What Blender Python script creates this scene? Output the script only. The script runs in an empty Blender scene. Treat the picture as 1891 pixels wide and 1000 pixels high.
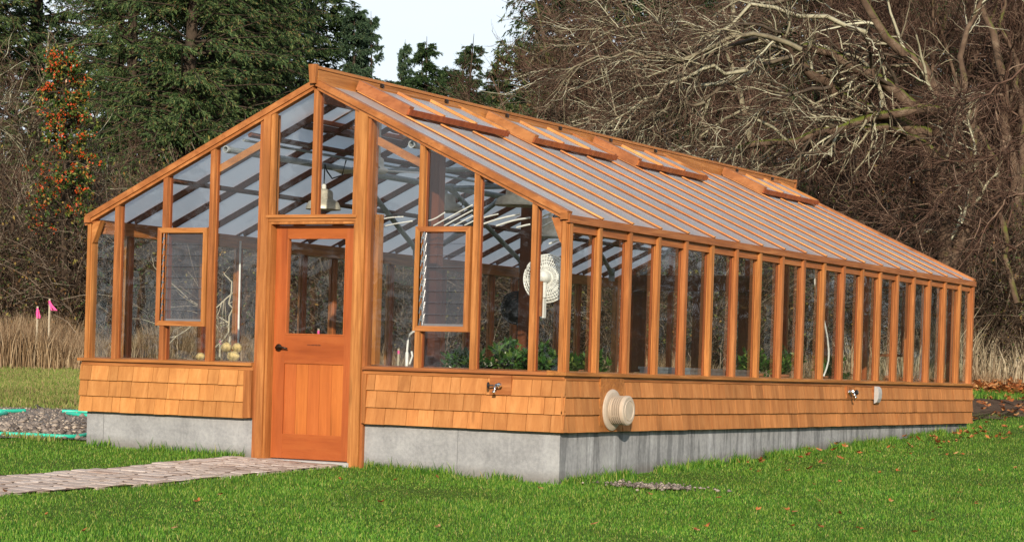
import bpy, math, random
import numpy as np
from mathutils import Vector, Matrix
sc = bpy.context.scene
COL = sc.collection
random.seed(7)
rad = math.radians
# ---------------------------------------------------------------- camera
CAM = np.array([8.208, -15.7246, 0.8473])
YAW, PIT, ROL, FPX = 0.5042644, -0.0090223, 0.0302145, 4066.02
PX0, PY0 = 945.56, 716.77          # principal point in photo pixels (1891 x 1000)
def cam_axes():
    cy, sy, cp, sp = math.cos(YAW), math.sin(YAW), math.cos(PIT), math.sin(PIT)
    f = np.array([-sy*cp, cy*cp, sp]); r = np.array([cy, sy, 0.]); u = np.cross(r, f)
    c, s = math.cos(ROL), math.sin(ROL)
    return c*r+s*u, -s*r+c*u, f
AX_R, AX_U, AX_F = cam_axes()
cd = bpy.data.cameras.new("camera"); cam = bpy.data.objects.new("camera", cd); COL.objects.link(cam)
cam.matrix_world = Matrix(((AX_R[0], AX_U[0], -AX_F[0], CAM[0]), (AX_R[1], AX_U[1], -AX_F[1], CAM[1]),
                           (AX_R[2], AX_U[2], -AX_F[2], CAM[2]), (0, 0, 0, 1)))
cd.sensor_fit = 'HORIZONTAL'; cd.sensor_width = 36; cd.lens = FPX/1891*36
cd.shift_x = 0; cd.shift_y = (PY0-500)/1891; cd.clip_end = 2000; cd.clip_start = .1
sc.camera = cam
# ---------------------------------------------------------------- world, sun, exposure
SUN = np.array([.459, -.826, .33]); SUN /= np.linalg.norm(SUN)
w = bpy.data.worlds.new("World"); sc.world = w; w.use_nodes = True
nt = w.node_tree; nt.nodes.clear()
sky = nt.nodes.new('ShaderNodeTexSky'); sky.sky_type = 'NISHITA'; sky.sun_disc = False
sky.sun_elevation = math.asin(SUN[2]); sky.sun_rotation = math.atan2(SUN[0], SUN[1])
sky.dust_density = .6; sky.air_density = 1.0; sky.ozone_density = 1.5
tc = nt.nodes.new('ShaderNodeTexCoord'); mp = nt.nodes.new('ShaderNodeMapping'); mp.inputs['Scale'].default_value = (1.2, 1.2, 4)
nz = nt.nodes.new('ShaderNodeTexNoise'); nz.inputs['Scale'].default_value = 2.2; nz.inputs['Detail'].default_value = 7
cr = nt.nodes.new('ShaderNodeValToRGB'); cr.color_ramp.elements[0].position = .32; cr.color_ramp.elements[1].position = .68
cr.color_ramp.elements[0].color = (.72, .72, .72, 1); cr.color_ramp.elements[1].color = (1, 1, 1, 1)
mx = nt.nodes.new('ShaderNodeMix'); mx.data_type = 'RGBA'
mx.inputs[7].default_value = (7.2, 7.7, 8.2, 1)
bg = nt.nodes.new('ShaderNodeBackground'); bg.inputs['Strength'].default_value = .13
wo = nt.nodes.new('ShaderNodeOutputWorld')
L = nt.links
L.new(tc.outputs['Generated'], mp.inputs[0]); L.new(mp.outputs[0], nz.inputs[0]); L.new(nz.outputs[0], cr.inputs[0])
sxyz = nt.nodes.new('ShaderNodeSeparateXYZ'); L.new(tc.outputs['Generated'], sxyz.inputs[0])
er = nt.nodes.new('ShaderNodeMapRange'); er.inputs['From Min'].default_value = .20; er.inputs['From Max'].default_value = .55; er.inputs['To Min'].default_value = 1.0; er.inputs['To Max'].default_value = .30
L.new(sxyz.outputs[2], er.inputs['Value'])      # thin white veil low in the sky, clear blue overhead
mv = nt.nodes.new('ShaderNodeMath'); mv.operation = 'MULTIPLY'; L.new(cr.outputs[0], mv.inputs[0]); L.new(er.outputs[0], mv.inputs[1]); L.new(mv.outputs[0], mx.inputs[0]); L.new(sky.outputs[0], mx.inputs[6]); L.new(mx.outputs[2], bg.inputs[0]); L.new(bg.outputs[0], wo.inputs[0])
sd = bpy.data.lights.new("sun", 'SUN'); sd.energy = 5.0; sd.angle = rad(.5); sd.color = (1, .88, .72)
so = bpy.data.objects.new("sun", sd); COL.objects.link(so)
so.rotation_euler = Vector(SUN).to_track_quat('Z', 'Y').to_euler(); so.location = (20, -30, 20)
sc.view_settings.view_transform = 'Standard'; sc.view_settings.look = 'None'
sc.view_settings.exposure = .12; sc.view_settings.gamma = 1
sc.cycles.transparent_max_bounces = 16; sc.cycles.max_bounces = 8
# ---------------------------------------------------------------- pixel helpers (photo pixel -> world point)
def ray(u, v):
    d = AX_F*FPX + AX_R*(u-PX0) - AX_U*(v-PY0)
    return d/np.linalg.norm(d)
def at(u, v, ax, c):
    d = ray(u, v); return CAM + d*((c-CAM[ax])/d[ax])
def ptD(u, v, D): return CAM + ray(u, v)*D
def hgt(x, y):
    p = -.08 - .023*np.asarray(x, float) + .03*np.asarray(y, float)
    hi = 1.2 + 2.0*np.tanh((p-1.2)/2.0); lo = -1.0 + .8*np.tanh((p+1.0)/.8)
    return np.where(p > 1.2, hi, np.where(p < -1.0, lo, p))
def ground_at(u, D):
    q = ptD(u, 690, D); return np.array([q[0], q[1], float(hgt(q[0], q[1]))])
def ground_px(u, v):
    d = ray(u, v); t = np.linspace(3, 140, 6000); P = CAM + t[:, None]*d
    s = P[:, 2]-hgt(P[:, 0], P[:, 1]); i = int(np.argmax(s < 0)); return P[i]
# ---------------------------------------------------------------- object helpers
def tag(o, label=None, cat=None, group=None, kind=None):
    if label: o['label'] = label
    if cat: o['category'] = cat
    if group: o['group'] = group
    if kind: o['kind'] = kind
    return o
def empty(name, loc=(0, 0, 0), label=None, cat=None, group=None):
    o = bpy.data.objects.new(name, None); COL.objects.link(o); o.location = Vector([float(c) for c in loc])
    o.empty_display_size = .1
    return tag(o, label, cat, group)
class MB:
    """collects boxes, beams, tubes and lathes; build() links them as one mesh object"""
    def __init__(s): s.v = []; s.f = []; s.off = np.zeros(3)
    def add(s, vs, fs):
        n = len(s.v); s.v += [tuple(float(c) for c in q) for q in vs]; s.f += [tuple(i+n for i in f) for f in fs]; return s
    def box(s, x0, x1, y0, y1, z0, z1):
        return s.add([(x0,y0,z0),(x1,y0,z0),(x1,y1,z0),(x0,y1,z0),(x0,y0,z1),(x1,y0,z1),(x1,y1,z1),(x0,y1,z1)],
                     [(0,3,2,1),(4,5,6,7),(0,1,5,4),(1,2,6,5),(2,3,7,6),(3,0,4,7)])
    def hexa(s, b, t):
        return s.add(list(b)+list(t), [(0,3,2,1),(4,5,6,7),(0,1,5,4),(1,2,6,5),(2,3,7,6),(3,0,4,7)])
    def beam(s, p0, p1, wv, hv):
        """wv, hv half-extent vectors"""
        p0, p1, wv, hv = [np.array(q, float) for q in (p0, p1, wv, hv)]
        return s.hexa([p0-wv-hv, p0+wv-hv, p0+wv+hv, p0-wv+hv], [p1-wv-hv, p1+wv-hv, p1+wv+hv, p1-wv+hv])
    def prism(s, poly, ax, a, b):
        """poly of 2D points in the two other axes, extruded along axis ax from a to b"""
        n = len(poly); o = [i for i in range(3) if i != ax]; vs = []
        for c in (a, b):
            for q in poly:
                p = [0, 0, 0]; p[ax] = c; p[o[0]] = q[0]; p[o[1]] = q[1]; vs.append(p)
        return s.add(vs, [tuple(range(n))[::-1], tuple(range(n, 2*n))]+[(i, (i+1) % n, n+(i+1) % n, n+i) for i in range(n)])
    def tube(s, pts, r, k=8, cap=True):
        pts = [np.array(q, float) for q in pts]; rs = r if hasattr(r, '__len__') else [r]*len(pts); vs = []; fs = []
        for i, q in enumerate(pts):
            t = pts[min(i+1, len(pts)-1)]-pts[max(i-1, 0)]; t = t/(np.linalg.norm(t)+1e-9)
            a = np.cross(t, (0, 0, 1.) if abs(t[2]) < .9 else (1., 0, 0)); a /= np.linalg.norm(a); b = np.cross(t, a)
            for j in range(k):
                an = 2*math.pi*j/k; vs.append(q+rs[i]*(math.cos(an)*a+math.sin(an)*b))
        for i in range(len(pts)-1):
            for j in range(k): fs.append((i*k+j, i*k+(j+1) % k, (i+1)*k+(j+1) % k, (i+1)*k+j))
        if cap: fs += [tuple(range(k))[::-1], tuple(range((len(pts)-1)*k, len(pts)*k))]
        return s.add(vs, fs)
    def lathe(s, c, axis, prof, k=28):
        """prof: list of (radius, distance along axis)"""
        c = np.array(c, float); t = np.array(axis, float); t /= np.linalg.norm(t)
        a = np.cross(t, (0, 0, 1.) if abs(t[2]) < .9 else (1., 0, 0)); a /= np.linalg.norm(a); b = np.cross(t, a); vs = []; fs = []
        for r, h in prof:
            for j in range(k):
                an = 2*math.pi*j/k; vs.append(c+t*h+r*(math.cos(an)*a+math.sin(an)*b))
        for i in range(len(prof)-1):
            for j in range(k): fs.append((i*k+j, i*k+(j+1) % k, (i+1)*k+(j+1) % k, (i+1)*k+j))
        return s.add(vs, fs)
    def build(s, name, mat, parent=None, smooth=False, bevel=0):
        me = bpy.data.meshes.new(name); me.from_pydata(s.v, [], s.f); me.update()
        me.materials.append(mat); o = bpy.data.objects.new(name, me); COL.objects.link(o)
        if parent is not None:
            o.parent = parent; l = parent.location
            g = parent.parent
            while g is not None: l = l+g.location; g = g.parent
            me.transform(Matrix.Translation(-l))
        if smooth: me.shade_smooth() if hasattr(me, 'shade_smooth') else None
        if bevel:
            m = o.modifiers.new('bevel', 'BEVEL'); m.width = bevel; m.segments = 1; m.limit_method = 'ANGLE'
        return o
def mesh_arrays(name, V, loops, starts, totals, mat, parent=None, mats=None, midx=None):
    me = bpy.data.meshes.new(name)
    me.vertices.add(len(V)); me.vertices.foreach_set('co', np.asarray(V, np.float32).ravel())
    me.loops.add(len(loops)); me.loops.foreach_set('vertex_index', np.asarray(loops, np.int32))
    me.polygons.add(len(starts)); me.polygons.foreach_set('loop_start', np.asarray(starts, np.int32))
    me.polygons.foreach_set('loop_total', np.asarray(totals, np.int32))
    me.update(calc_edges=True); me.materials.append(mat)
    o = bpy.data.objects.new(name, me); COL.objects.link(o)
    if parent is not None: o.parent = parent
    return o
def quads_obj(name, Q, mat, parent=None):
    """Q (N,4,3) separate quads"""
    N = len(Q); return mesh_arrays(name, Q.reshape(-1, 3), np.arange(4*N), np.arange(N)*4, np.full(N, 4), mat, parent)
def tris_obj(name, Q, mat, parent=None):
    N = len(Q); return mesh_arrays(name, Q.reshape(-1, 3), np.arange(3*N), np.arange(N)*3, np.full(N, 3), mat, parent)
# ---- vectorised branches: P (N,K,3), R (N,K)
def nrm(a): return a/(np.linalg.norm(a, axis=-1, keepdims=True)+1e-9)
def tube_mesh(sets, k=4):
    Vs = []; Ls = []; base = 0
    for P, R in sets:
        N, K, _ = P.shape
        T = np.empty_like(P); T[:, 1:-1] = P[:, 2:]-P[:, :-2]; T[:, 0] = P[:, 1]-P[:, 0]; T[:, -1] = P[:, -1]-P[:, -2]; T = nrm(T)
        ref = np.where(np.abs(T[..., 2:3]) < .9, np.array([0, 0, 1.]), np.array([1., 0, 0]))
        A = nrm(np.cross(T, ref)); B = np.cross(T, A)
        an = np.arange(k)*2*math.pi/k
        V = P[:, :, None]+R[:, :, None, None]*(np.cos(an)[None, None, :, None]*A[:, :, None]+np.sin(an)[None, None, :, None]*B[:, :, None])
        idx = base+np.arange(N*K*k).reshape(N, K, k); nx = np.roll(idx, -1, axis=2)
        F = np.stack([idx[:, :-1], nx[:, :-1], nx[:, 1:], idx[:, 1:]], -1).reshape(-1, 4)
        Vs.append(V.reshape(-1, 3)); Ls.append(F); base += N*K*k
    return np.concatenate(Vs), np.concatenate(Ls)
def tubes_obj(name, sets, mat, parent=None, k=4):
    V, F = tube_mesh(sets, k); N = len(F)
    o = mesh_arrays(name, V, F.ravel(), np.arange(N)*4, np.full(N, 4), mat, parent); return o
def along(P, R, t):
    """positions, tangents, radii at t (N,m) in 0..1 on polylines"""
    N, K, _ = P.shape; x = np.clip(t, 0, .9999)*(K-1); i = x.astype(int); f = (x-i)[..., None]
    n = np.arange(N)[:, None]; a = P[n, i]; b = P[n, i+1]
    return a*(1-f)+b*f, nrm(b-a), R[n, i]*(1-f[..., 0])+R[n, i+1]*f[..., 0]
def grow(o, d, length, r0, r1, K, rng, wig=.15, pull=(0, 0, 0)):
    """o,d (N,3), length,r0 (N,)"""
    N = len(o); P = np.empty((N, K, 3)); P[:, 0] = o; dd = d.copy(); st = (length/(K-1))[:, None]; pull = np.asarray(pull, float)
    for i in range(1, K):
        dd = nrm(dd+rng.normal(0, wig, (N, 3))+pull); P[:, i] = P[:, i-1]+dd*st
    R = r0[:, None]*(1-np.linspace(0, 1, K)[None]*(1-r1)); return P, R
def spawn(P, R, m, t0, t1, spread, lmin, lmax, rf, K, rng, wig=.15, pull=(0, 0, 0), taper=.5, rmin=.002):
    N = len(P); t = rng.uniform(t0, t1, (N, m)); o, T, r = along(P, R, t)
    rd = nrm(rng.normal(size=(N, m, 3))); rd = nrm(rd-(rd*T).sum(-1, keepdims=True)*T)
    d = nrm(T+rd*spread*rng.uniform(.6, 1.4, (N, m, 1)))
    ln = rng.uniform(lmin, lmax, (N, m))*(1-taper*t)
    return grow(o.reshape(-1, 3), d.reshape(-1, 3), ln.ravel(), np.maximum(r.ravel()*rf, rmin), .35, K, rng, wig, pull)
def leaf_quads(c, d, ln, wd, rng, flat=None):
    N = len(c); s = nrm(np.cross(d, nrm(rng.normal(size=(N, 3))))) if flat is None else nrm(np.cross(d, nrm(rng.normal(size=(N, 3))*(1-flat)+np.array([0, 0, 1.])*flat*2)))
    ln = np.broadcast_to(ln, (N,))[:, None]; wd = np.broadcast_to(wd, (N,))[:, None]
    m = c+d*ln*.45
    return np.stack([c, m+s*wd, c+d*ln, m-s*wd], 1)
# ---------------------------------------------------------------- materials
def newmat(name):
    m = bpy.data.materials.new(name); m.use_nodes = True; t = m.node_tree; t.nodes.clear()
    o = t.nodes.new('ShaderNodeOutputMaterial'); return m, t, o
def N(t, kind, **kw):
    n = t.nodes.new(kind)
    for k, v in kw.items():
        if k in n.inputs: n.inputs[k].default_value = v
        else: setattr(n, k, v)
    return n
def ramp(t, stops, fac=None):
    n = t.nodes.new('ShaderNodeValToRGB'); e = n.color_ramp.elements
    while len(e) < len(stops): e.new(.5)
    for x, (p, c) in zip(e, stops): x.position = p; x.color = (*c, 1)
    if fac is not None: t.links.new(fac, n.inputs[0])
    return n
def coords(t, scale, kind='Object'):
    c = t.nodes.new('ShaderNodeTexCoord'); m = t.nodes.new('ShaderNodeMapping'); m.inputs['Scale'].default_value = scale
    t.links.new(c.outputs[kind], m.inputs[0]); return m.outputs[0]
def noise(t, vec, scale, detail=4, rough=.55, dist=0):
    n = t.nodes.new('ShaderNodeTexNoise'); n.inputs['Scale'].default_value = scale; n.inputs['Detail'].default_value = detail
    n.inputs['Roughness'].default_value = rough; n.inputs['Distortion'].default_value = dist; t.links.new(vec, n.inputs['Vector']); return n.outputs[0]
def mixc(t, fac, a, b, mode='MIX'):
    n = t.nodes.new('ShaderNodeMix'); n.data_type = 'RGBA'; n.blend_type = mode
    for s, val in ((0, fac), (6, a), (7, b)):
        if isinstance(val, (int, float)): n.inputs[s].default_value = val
        elif isinstance(val, tuple): n.inputs[s].default_value = (*val, 1)
        else: t.links.new(val, n.inputs[s])
    return n.outputs[2]
def mathn(t, op, a, b=None, c=None):
    n = t.nodes.new('ShaderNodeMath'); n.operation = op
    for i, val in enumerate((a, b, c)):
        if val is None: continue
        if isinstance(val, (int, float)): n.inputs[i].default_value = val
        else: t.links.new(val, n.inputs[i])
    return n.outputs[0]
def finish(t, o, col, rough=.6, bump=None, bstr=.3, bdist=.01, spec=.5, coat=0, metal=0, sss=None):
    p = t.nodes.new('ShaderNodeBsdfPrincipled')
    if isinstance(col, tuple): p.inputs['Base Color'].default_value = (*col, 1)
    else: t.links.new(col, p.inputs['Base Color'])
    if isinstance(rough, (int, float)): p.inputs['Roughness'].default_value = rough
    else: t.links.new(rough, p.inputs['Roughness'])
    p.inputs['Specular IOR Level'].default_value = spec; p.inputs['Metallic'].default_value = metal
    p.inputs['Coat Weight'].default_value = coat
    if bump is not None:
        b = t.nodes.new('ShaderNodeBump'); b.inputs['Strength'].default_value = bstr; b.inputs['Distance'].default_value = bdist
        t.links.new(bump, b.inputs['Height']); t.links.new(b.outputs[0], p.inputs['Normal'])
    t.links.new(p.outputs[0], o.inputs[0]); return p
def island(t):
    g = t.nodes.new('ShaderNodeNewGeometry'); return g.outputs['Random Per Island']
def objrand(t):
    g = t.nodes.new('ShaderNodeObjectInfo'); return g.outputs['Random']
def wood(name, sc_, dark, mid, light, rough=.5, spec=.3, ivar=.26):
    m, t, o = newmat(name); v = coords(t, sc_)
    isl = island(t); orr = objrand(t)
    c = t.nodes.new('ShaderNodeVectorMath'); c.operation = 'ADD'
    cmb = t.nodes.new('ShaderNodeCombineXYZ'); k = mathn(t, 'MULTIPLY', mathn(t, 'ADD', isl, orr), 37.)
    for i in range(3): t.links.new(k, cmb.inputs[i])
    t.links.new(v, c.inputs[0]); t.links.new(cmb.outputs[0], c.inputs[1])
    g1 = noise(t, c.outputs[0], 1., 5, .6, .6); g2 = noise(t, c.outputs[0], 5., 3, .6)
    big = noise(t, coords(t, (1.3, 1.3, 1.3)), 1.2, 3)
    col = ramp(t, [(.25, dark), (.5, mid), (.75, light)], g1).outputs[0]
    f2 = mathn(t, 'MULTIPLY', ramp(t, [(.54, (0, 0, 0)), (.72, (1, 1, 1))], g2).outputs[0], .55)
    col = mixc(t, f2, col, dark)
    vk = N(t, 'ShaderNodeTexVoronoi', Scale=.55); t.links.new(c.outputs[0], vk.inputs['Vector']); kn = ramp(t, [(.0, (1, 1, 1)), (.10, (.5, .5, .5)), (.16, (0, 0, 0))], vk.outputs['Distance']).outputs[0]
    col = mixc(t, mathn(t, 'MULTIPLY', kn, .55), col, tuple(q*.45 for q in dark))
    hs = t.nodes.new('ShaderNodeHueSaturation'); t.links.new(col, hs.inputs['Color'])
    t.links.new(mathn(t, 'ADD', mathn(t, 'MULTIPLY', isl, ivar), mathn(t, 'ADD', mathn(t, 'ADD', mathn(t, 'MULTIPLY', big, .50), mathn(t, 'MULTIPLY', orr, .20)), .66-ivar*.5)), hs.inputs['Value'])
    t.links.new(mathn(t, 'ADD', mathn(t, 'MULTIPLY', orr, .012), .495), hs.inputs['Hue'])
    finish(t, o, hs.outputs[0], rough, g1, .25, .004, spec); return m
CD, CM, CLt = (.20, .066, .018), (.36, .128, .036), (.53, .222, .072)
WZ = wood('cedar_upright', (22, 22, 1.4), CD, CM, CLt)
WX = wood('cedar_along_front', (1.4, 22, 22), CD, CM, CLt)
WY = wood('cedar_along_side', (22, 1.4, 22), CD, CM, CLt)
WR = wood('cedar_rafter', (4, 22, 7), CD, CM, CLt)
WDOOR = wood('cedar_door', (16, 16, 1.2), (.29, .072, .018), (.38, .100, .025), (.45, .135, .036), .42)
WDOORX = wood('cedar_door_rail', (1.2, 16, 9), (.28, .064, .015), (.36, .088, .021), (.42, .116, .029), .42)
WPAN = wood('cedar_panel', (18, 18, 1.2), (.34, .082, .020), (.43, .112, .027), (.49, .142, .036), .45)
WSH = wood('cedar_shingle', (14, 14, 2.0), (.36, .135, .040), (.47, .195, .060), (.56, .255, .088), .7, .2, .32)
WRD = wood('cedar_vent', (4, 22, 7), (.20, .068, .024), (.34, .125, .045), (.46, .19, .072))
WCAP = wood('bleached_cap', (4, 22, 7), (.42, .15, .045), (.58, .235, .075), (.70, .32, .11))
WPOST = wood('shaded_cedar', (18, 18, 1.4), (.20, .046, .014), (.31, .076, .022), (.42, .125, .038), .5)  # less bleached cedar, with shade behind the glass put into the tone
WIN = wood('dark_wood_inside', (10, 10, 1.2), (.085, .026, .012), (.13, .040, .017), (.18, .058, .024), .5)  # inside wood set much darker than the outer cedar
def concrete():
    m, t, o = newmat('weathered_concrete'); v = coords(t, (1, 1, 1))
    a = noise(t, v, 3.5, 8, .6); b = noise(t, v, 30, 4, .6); s = noise(t, coords(t, (5, 5, .5)), 1.6, 7, .7); fine = noise(t, v, 160, 2)
    col = ramp(t, [(.3, (.19, .19, .20)), (.52, (.28, .28, .29)), (.72, (.37, .37, .375))], a).outputs[0]
    col = mixc(t, .3, col, ramp(t, [(.35, (.30, .30, .30)), (.65, (.52, .51, .50))], b).outputs[0])
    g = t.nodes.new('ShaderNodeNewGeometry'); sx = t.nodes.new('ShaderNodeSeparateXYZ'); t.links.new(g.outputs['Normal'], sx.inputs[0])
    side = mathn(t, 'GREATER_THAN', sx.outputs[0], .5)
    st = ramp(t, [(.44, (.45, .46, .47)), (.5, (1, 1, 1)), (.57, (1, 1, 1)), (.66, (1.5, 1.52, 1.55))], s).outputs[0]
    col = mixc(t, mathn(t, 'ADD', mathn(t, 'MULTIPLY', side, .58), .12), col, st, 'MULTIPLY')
    pits = ramp(t, [(.0, (.35, .35, .35)), (.09, (1, 1, 1))], (lambda n: (t.links.new(v, n.inputs['Vector']), n.outputs['Distance'])[1])(N(t, 'ShaderNodeTexVoronoi', Scale=16.))).outputs[0]
    col = mixc(t, .5, col, pits, 'MULTIPLY')
    pz = t.nodes.new('ShaderNodeSeparateXYZ'); t.links.new(g.outputs['Position'], pz.inputs[0])
    wob = mathn(t, 'MULTIPLY', mathn(t, 'SUBTRACT', b, .5), .012)
    for jx in (-.985, -4.72):
        dl = mathn(t, 'ABSOLUTE', mathn(t, 'ADD', mathn(t, 'SUBTRACT', pz.outputs[0], jx), wob)); col = mixc(t, mathn(t, 'MULTIPLY', mathn(t, 'LESS_THAN', dl, .0045), mathn(t, 'MULTIPLY', a, .9)), col, (.09, .09, .09))
    # soil splash along the foot of the wall, height following the sloping ground
    hgr = mathn(t, 'ADD', mathn(t, 'ADD', mathn(t, 'MULTIPLY', pz.outputs[0], -.023), mathn(t, 'MULTIPLY', pz.outputs[1], .03)), -.08)
    band = ramp(t, [(.0, (1, 1, 1)), (.085, (0, 0, 0))], mathn(t, 'SUBTRACT', mathn(t, 'SUBTRACT', pz.outputs[2], hgr), mathn(t, 'MULTIPLY', a, .05))).outputs[0]
    col = mixc(t, mathn(t, 'MULTIPLY', band, .55), col, (.12, .10, .075))
    finish(t, o, col, .85, mathn(t, 'ADD', b, mathn(t, 'MULTIPLY', fine, .4)), .4, .006, .25); return m
CONC = concrete()
def simple(name, col, rough=.5, metal=0, spec=.5, var=.12, scale=20., bstr=.1):
    m, t, o = newmat(name); v = coords(t, (1, 1, 1)); n = noise(t, v, scale, 5)
    c2 = tuple(max(0, c*(1-var*2)) for c in col); c3 = tuple(min(1, c*(1+var)) for c in col)
    c = ramp(t, [(.3, c2), (.7, c3)], n).outputs[0]
    finish(t, o, c, rough, n, bstr, .003, spec, metal=metal); return m
GALV = simple('galvanised_steel', (.38, .42, .44), .5, .3, scale=35)
LAMPM = simple('lamp_aluminium', (.62, .56, .45), .45, .3)
WHITEP = simple('white_plastic', (.80, .78, .74), .4, var=.05)
IVORY = simple('ivory_plastic', (.50, .41, .32), .45, var=.05)
BLACKM = simple('black_rubber', (.02, .02, .022), .5)
BRONZE = simple('dark_bronze', (.06, .045, .035), .35, .8)
CHROME = simple('chrome', (.75, .75, .75), .18, 1.0, var=.03)
GREYP = simple('grey_plastic', (.42, .41, .40), .5, var=.05)
TEAL = simple('teal_hose', (.03, .52, .36), .4, var=.12, scale=6)
PINK = simple('pink_ribbon', (.85, .08, .30), .6)
STAKE = simple('pale_stake_wood', (.5, .42, .3), .8)
MOSSY = simple('sponge_ball', (.60, .44, .19), .95, var=.35, scale=26, bstr=1.)
TRAY = simple('tray_metal', (.5, .55, .6), .3, .8, var=.2, scale=9)
def glass(name, tint=(.91, .94, .93), grime=.008, f0=.08, diff=(.5, .5, .5)):
    m, t, o = newmat(name)
    lw = N(t, 'ShaderNodeLayerWeight', Blend=.5); f5 = mathn(t, 'POWER', lw.outputs['Facing'], 4.2)
    fac = mathn(t, 'ADD', mathn(t, 'MULTIPLY', f5, .9), f0)
    tr = t.nodes.new('ShaderNodeBsdfTransparent'); tr.inputs[0].default_value = (*tint, 1)
    gl = t.nodes.new('ShaderNodeBsdfGlossy'); gl.inputs['Roughness'].default_value = .02
    b = t.nodes.new('ShaderNodeBump'); b.inputs['Strength'].default_value = .06; b.inputs['Distance'].default_value = .02
    t.links.new(noise(t, coords(t, (1, 1, 1)), 2.5, 2), b.inputs['Height']); t.links.new(b.outputs[0], gl.inputs['Normal'])
    m1 = t.nodes.new('ShaderNodeMixShader'); t.links.new(fac, m1.inputs[0]); t.links.new(tr.outputs[0], m1.inputs[1]); t.links.new(gl.outputs[0], m1.inputs[2])
    df = t.nodes.new('ShaderNodeBsdfDiffuse'); df.inputs[0].default_value = (*diff, 1)
    gr = mathn(t, 'MULTIPLY', ramp(t, [(.35, (.3, .3, .3)), (.8, (1, 1, 1))], noise(t, coords(t, (3, 3, 1)), 2.5, 6)).outputs[0], grime)
    m2 = t.nodes.new('ShaderNodeMixShader'); t.links.new(gr, m2.inputs[0]); t.links.new(m1.outputs[0], m2.inputs[1]); t.links.new(df.outputs[0], m2.inputs[2])
    t.links.new(m2.outputs[0], o.inputs[0]); return m
GLASS = glass('clear_glass'); LOUV = glass('jalousie_glass', (.62, .62, .63), .12, .09, (.30, .28, .28))
def poly():
    m, t, o = newmat('twinwall_polycarbonate'); v = coords(t, (1, 1, 1)); n = noise(t, v, 1.1, 5, .6); fl = noise(t, coords(t, (60, 60, 60)), 3., 2)
    dirt = ramp(t, [(.3, (.70, .69, .70)), (.7, (.86, .85, .85))], n).outputs[0]
    spl = ramp(t, [(.63, (0, 0, 0)), (.72, (1, 1, 1))], noise(t, coords(t, (1.5, 3, 1.5)), 3.4, 7, .68)).outputs[0]
    dirt = mixc(t, mathn(t, 'MULTIPLY', spl, .3), dirt, (.85, .86, .9))
    df = t.nodes.new('ShaderNodeBsdfDiffuse'); t.links.new(dirt, df.inputs[0])
    tl = t.nodes.new('ShaderNodeBsdfTranslucent'); tl.inputs[0].default_value = (.90, .95, 1.0, 1)
    tr = t.nodes.new('ShaderNodeBsdfTransparent'); tr.inputs[0].default_value = (.85, .88, .95, 1)
    gl = t.nodes.new('ShaderNodeBsdfGlossy'); gl.inputs['Roughness'].default_value = .28; gl.inputs[0].default_value = (.95, .97, 1, 1)
    a = t.nodes.new('ShaderNodeMixShader'); a.inputs[0].default_value = .62; t.links.new(df.outputs[0], a.inputs[1]); t.links.new(tl.outputs[0], a.inputs[2])
    b = t.nodes.new('ShaderNodeMixShader'); b.inputs[0].default_value = .03; t.links.new(a.outputs[0], b.inputs[1]); t.links.new(tr.outputs[0], b.inputs[2])
    lw = N(t, 'ShaderNodeLayerWeight', Blend=.5); f = mathn(t, 'ADD', mathn(t, 'MULTIPLY', mathn(t, 'POWER', lw.outputs['Facing'], 4.), .45), .05)
    c = t.nodes.new('ShaderNodeMixShader'); t.links.new(f, c.inputs[0]); t.links.new(b.outputs[0], c.inputs[1]); t.links.new(gl.outputs[0], c.inputs[2])
    t.links.new(c.outputs[0], o.inputs[0]); return m
POLY = poly()
def leafmat(name, stops, rough=.6, trans=.25, big=.35, bscale=.9):
    m, t, o = newmat(name); col = ramp(t, stops, island(t)).outputs[0]
    n = noise(t, coords(t, (1, 1, 1)), bscale, 3)
    hs = t.nodes.new('ShaderNodeHueSaturation'); t.links.new(col, hs.inputs['Color'])
    t.links.new(mathn(t, 'ADD', mathn(t, 'MULTIPLY', n, big*2), 1-big), hs.inputs['Value'])
    t.links.new(mathn(t, 'ADD', mathn(t, 'MULTIPLY', n, .03), .485), hs.inputs['Hue'])
    p = t.nodes.new('ShaderNodeBsdfPrincipled'); p.inputs['Roughness'].default_value = rough; p.inputs['Specular IOR Level'].default_value = .3
    t.links.new(hs.outputs[0], p.inputs['Base Color'])
    tl = t.nodes.new('ShaderNodeBsdfTranslucent'); t.links.new(hs.outputs[0], tl.inputs[0])
    x = t.nodes.new('ShaderNodeMixShader'); x.inputs[0].default_value = trans
    t.links.new(p.outputs[0], x.inputs[1]); t.links.new(tl.outputs[0], x.inputs[2]); t.links.new(x.outputs[0], o.inputs[0]); return m
def barkmat(name, stops, moss=None, scale=6, mossamt=.5):
    m, t, o = newmat(name); v = coords(t, (1, 1, 1)); n = noise(t, v, scale, 6, .65)
    col = ramp(t, stops, n).outputs[0]
    if moss:
        g = t.nodes.new('ShaderNodeNewGeometry'); sx = t.nodes.new('ShaderNodeSeparateXYZ'); t.links.new(g.outputs['Normal'], sx.inputs[0])
        k = ramp(t, [(.45, (0, 0, 0)), (.62, (1, 1, 1))], mathn(t, 'ADD', mathn(t, 'MULTIPLY', sx.outputs[2], .35), mathn(t, 'MULTIPLY', noise(t, v, 2.2, 4), mossamt))).outputs[0]
        col = mixc(t, k, col, moss)
    finish(t, o, col, .9, n, .6, .02, .15); return m
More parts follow.
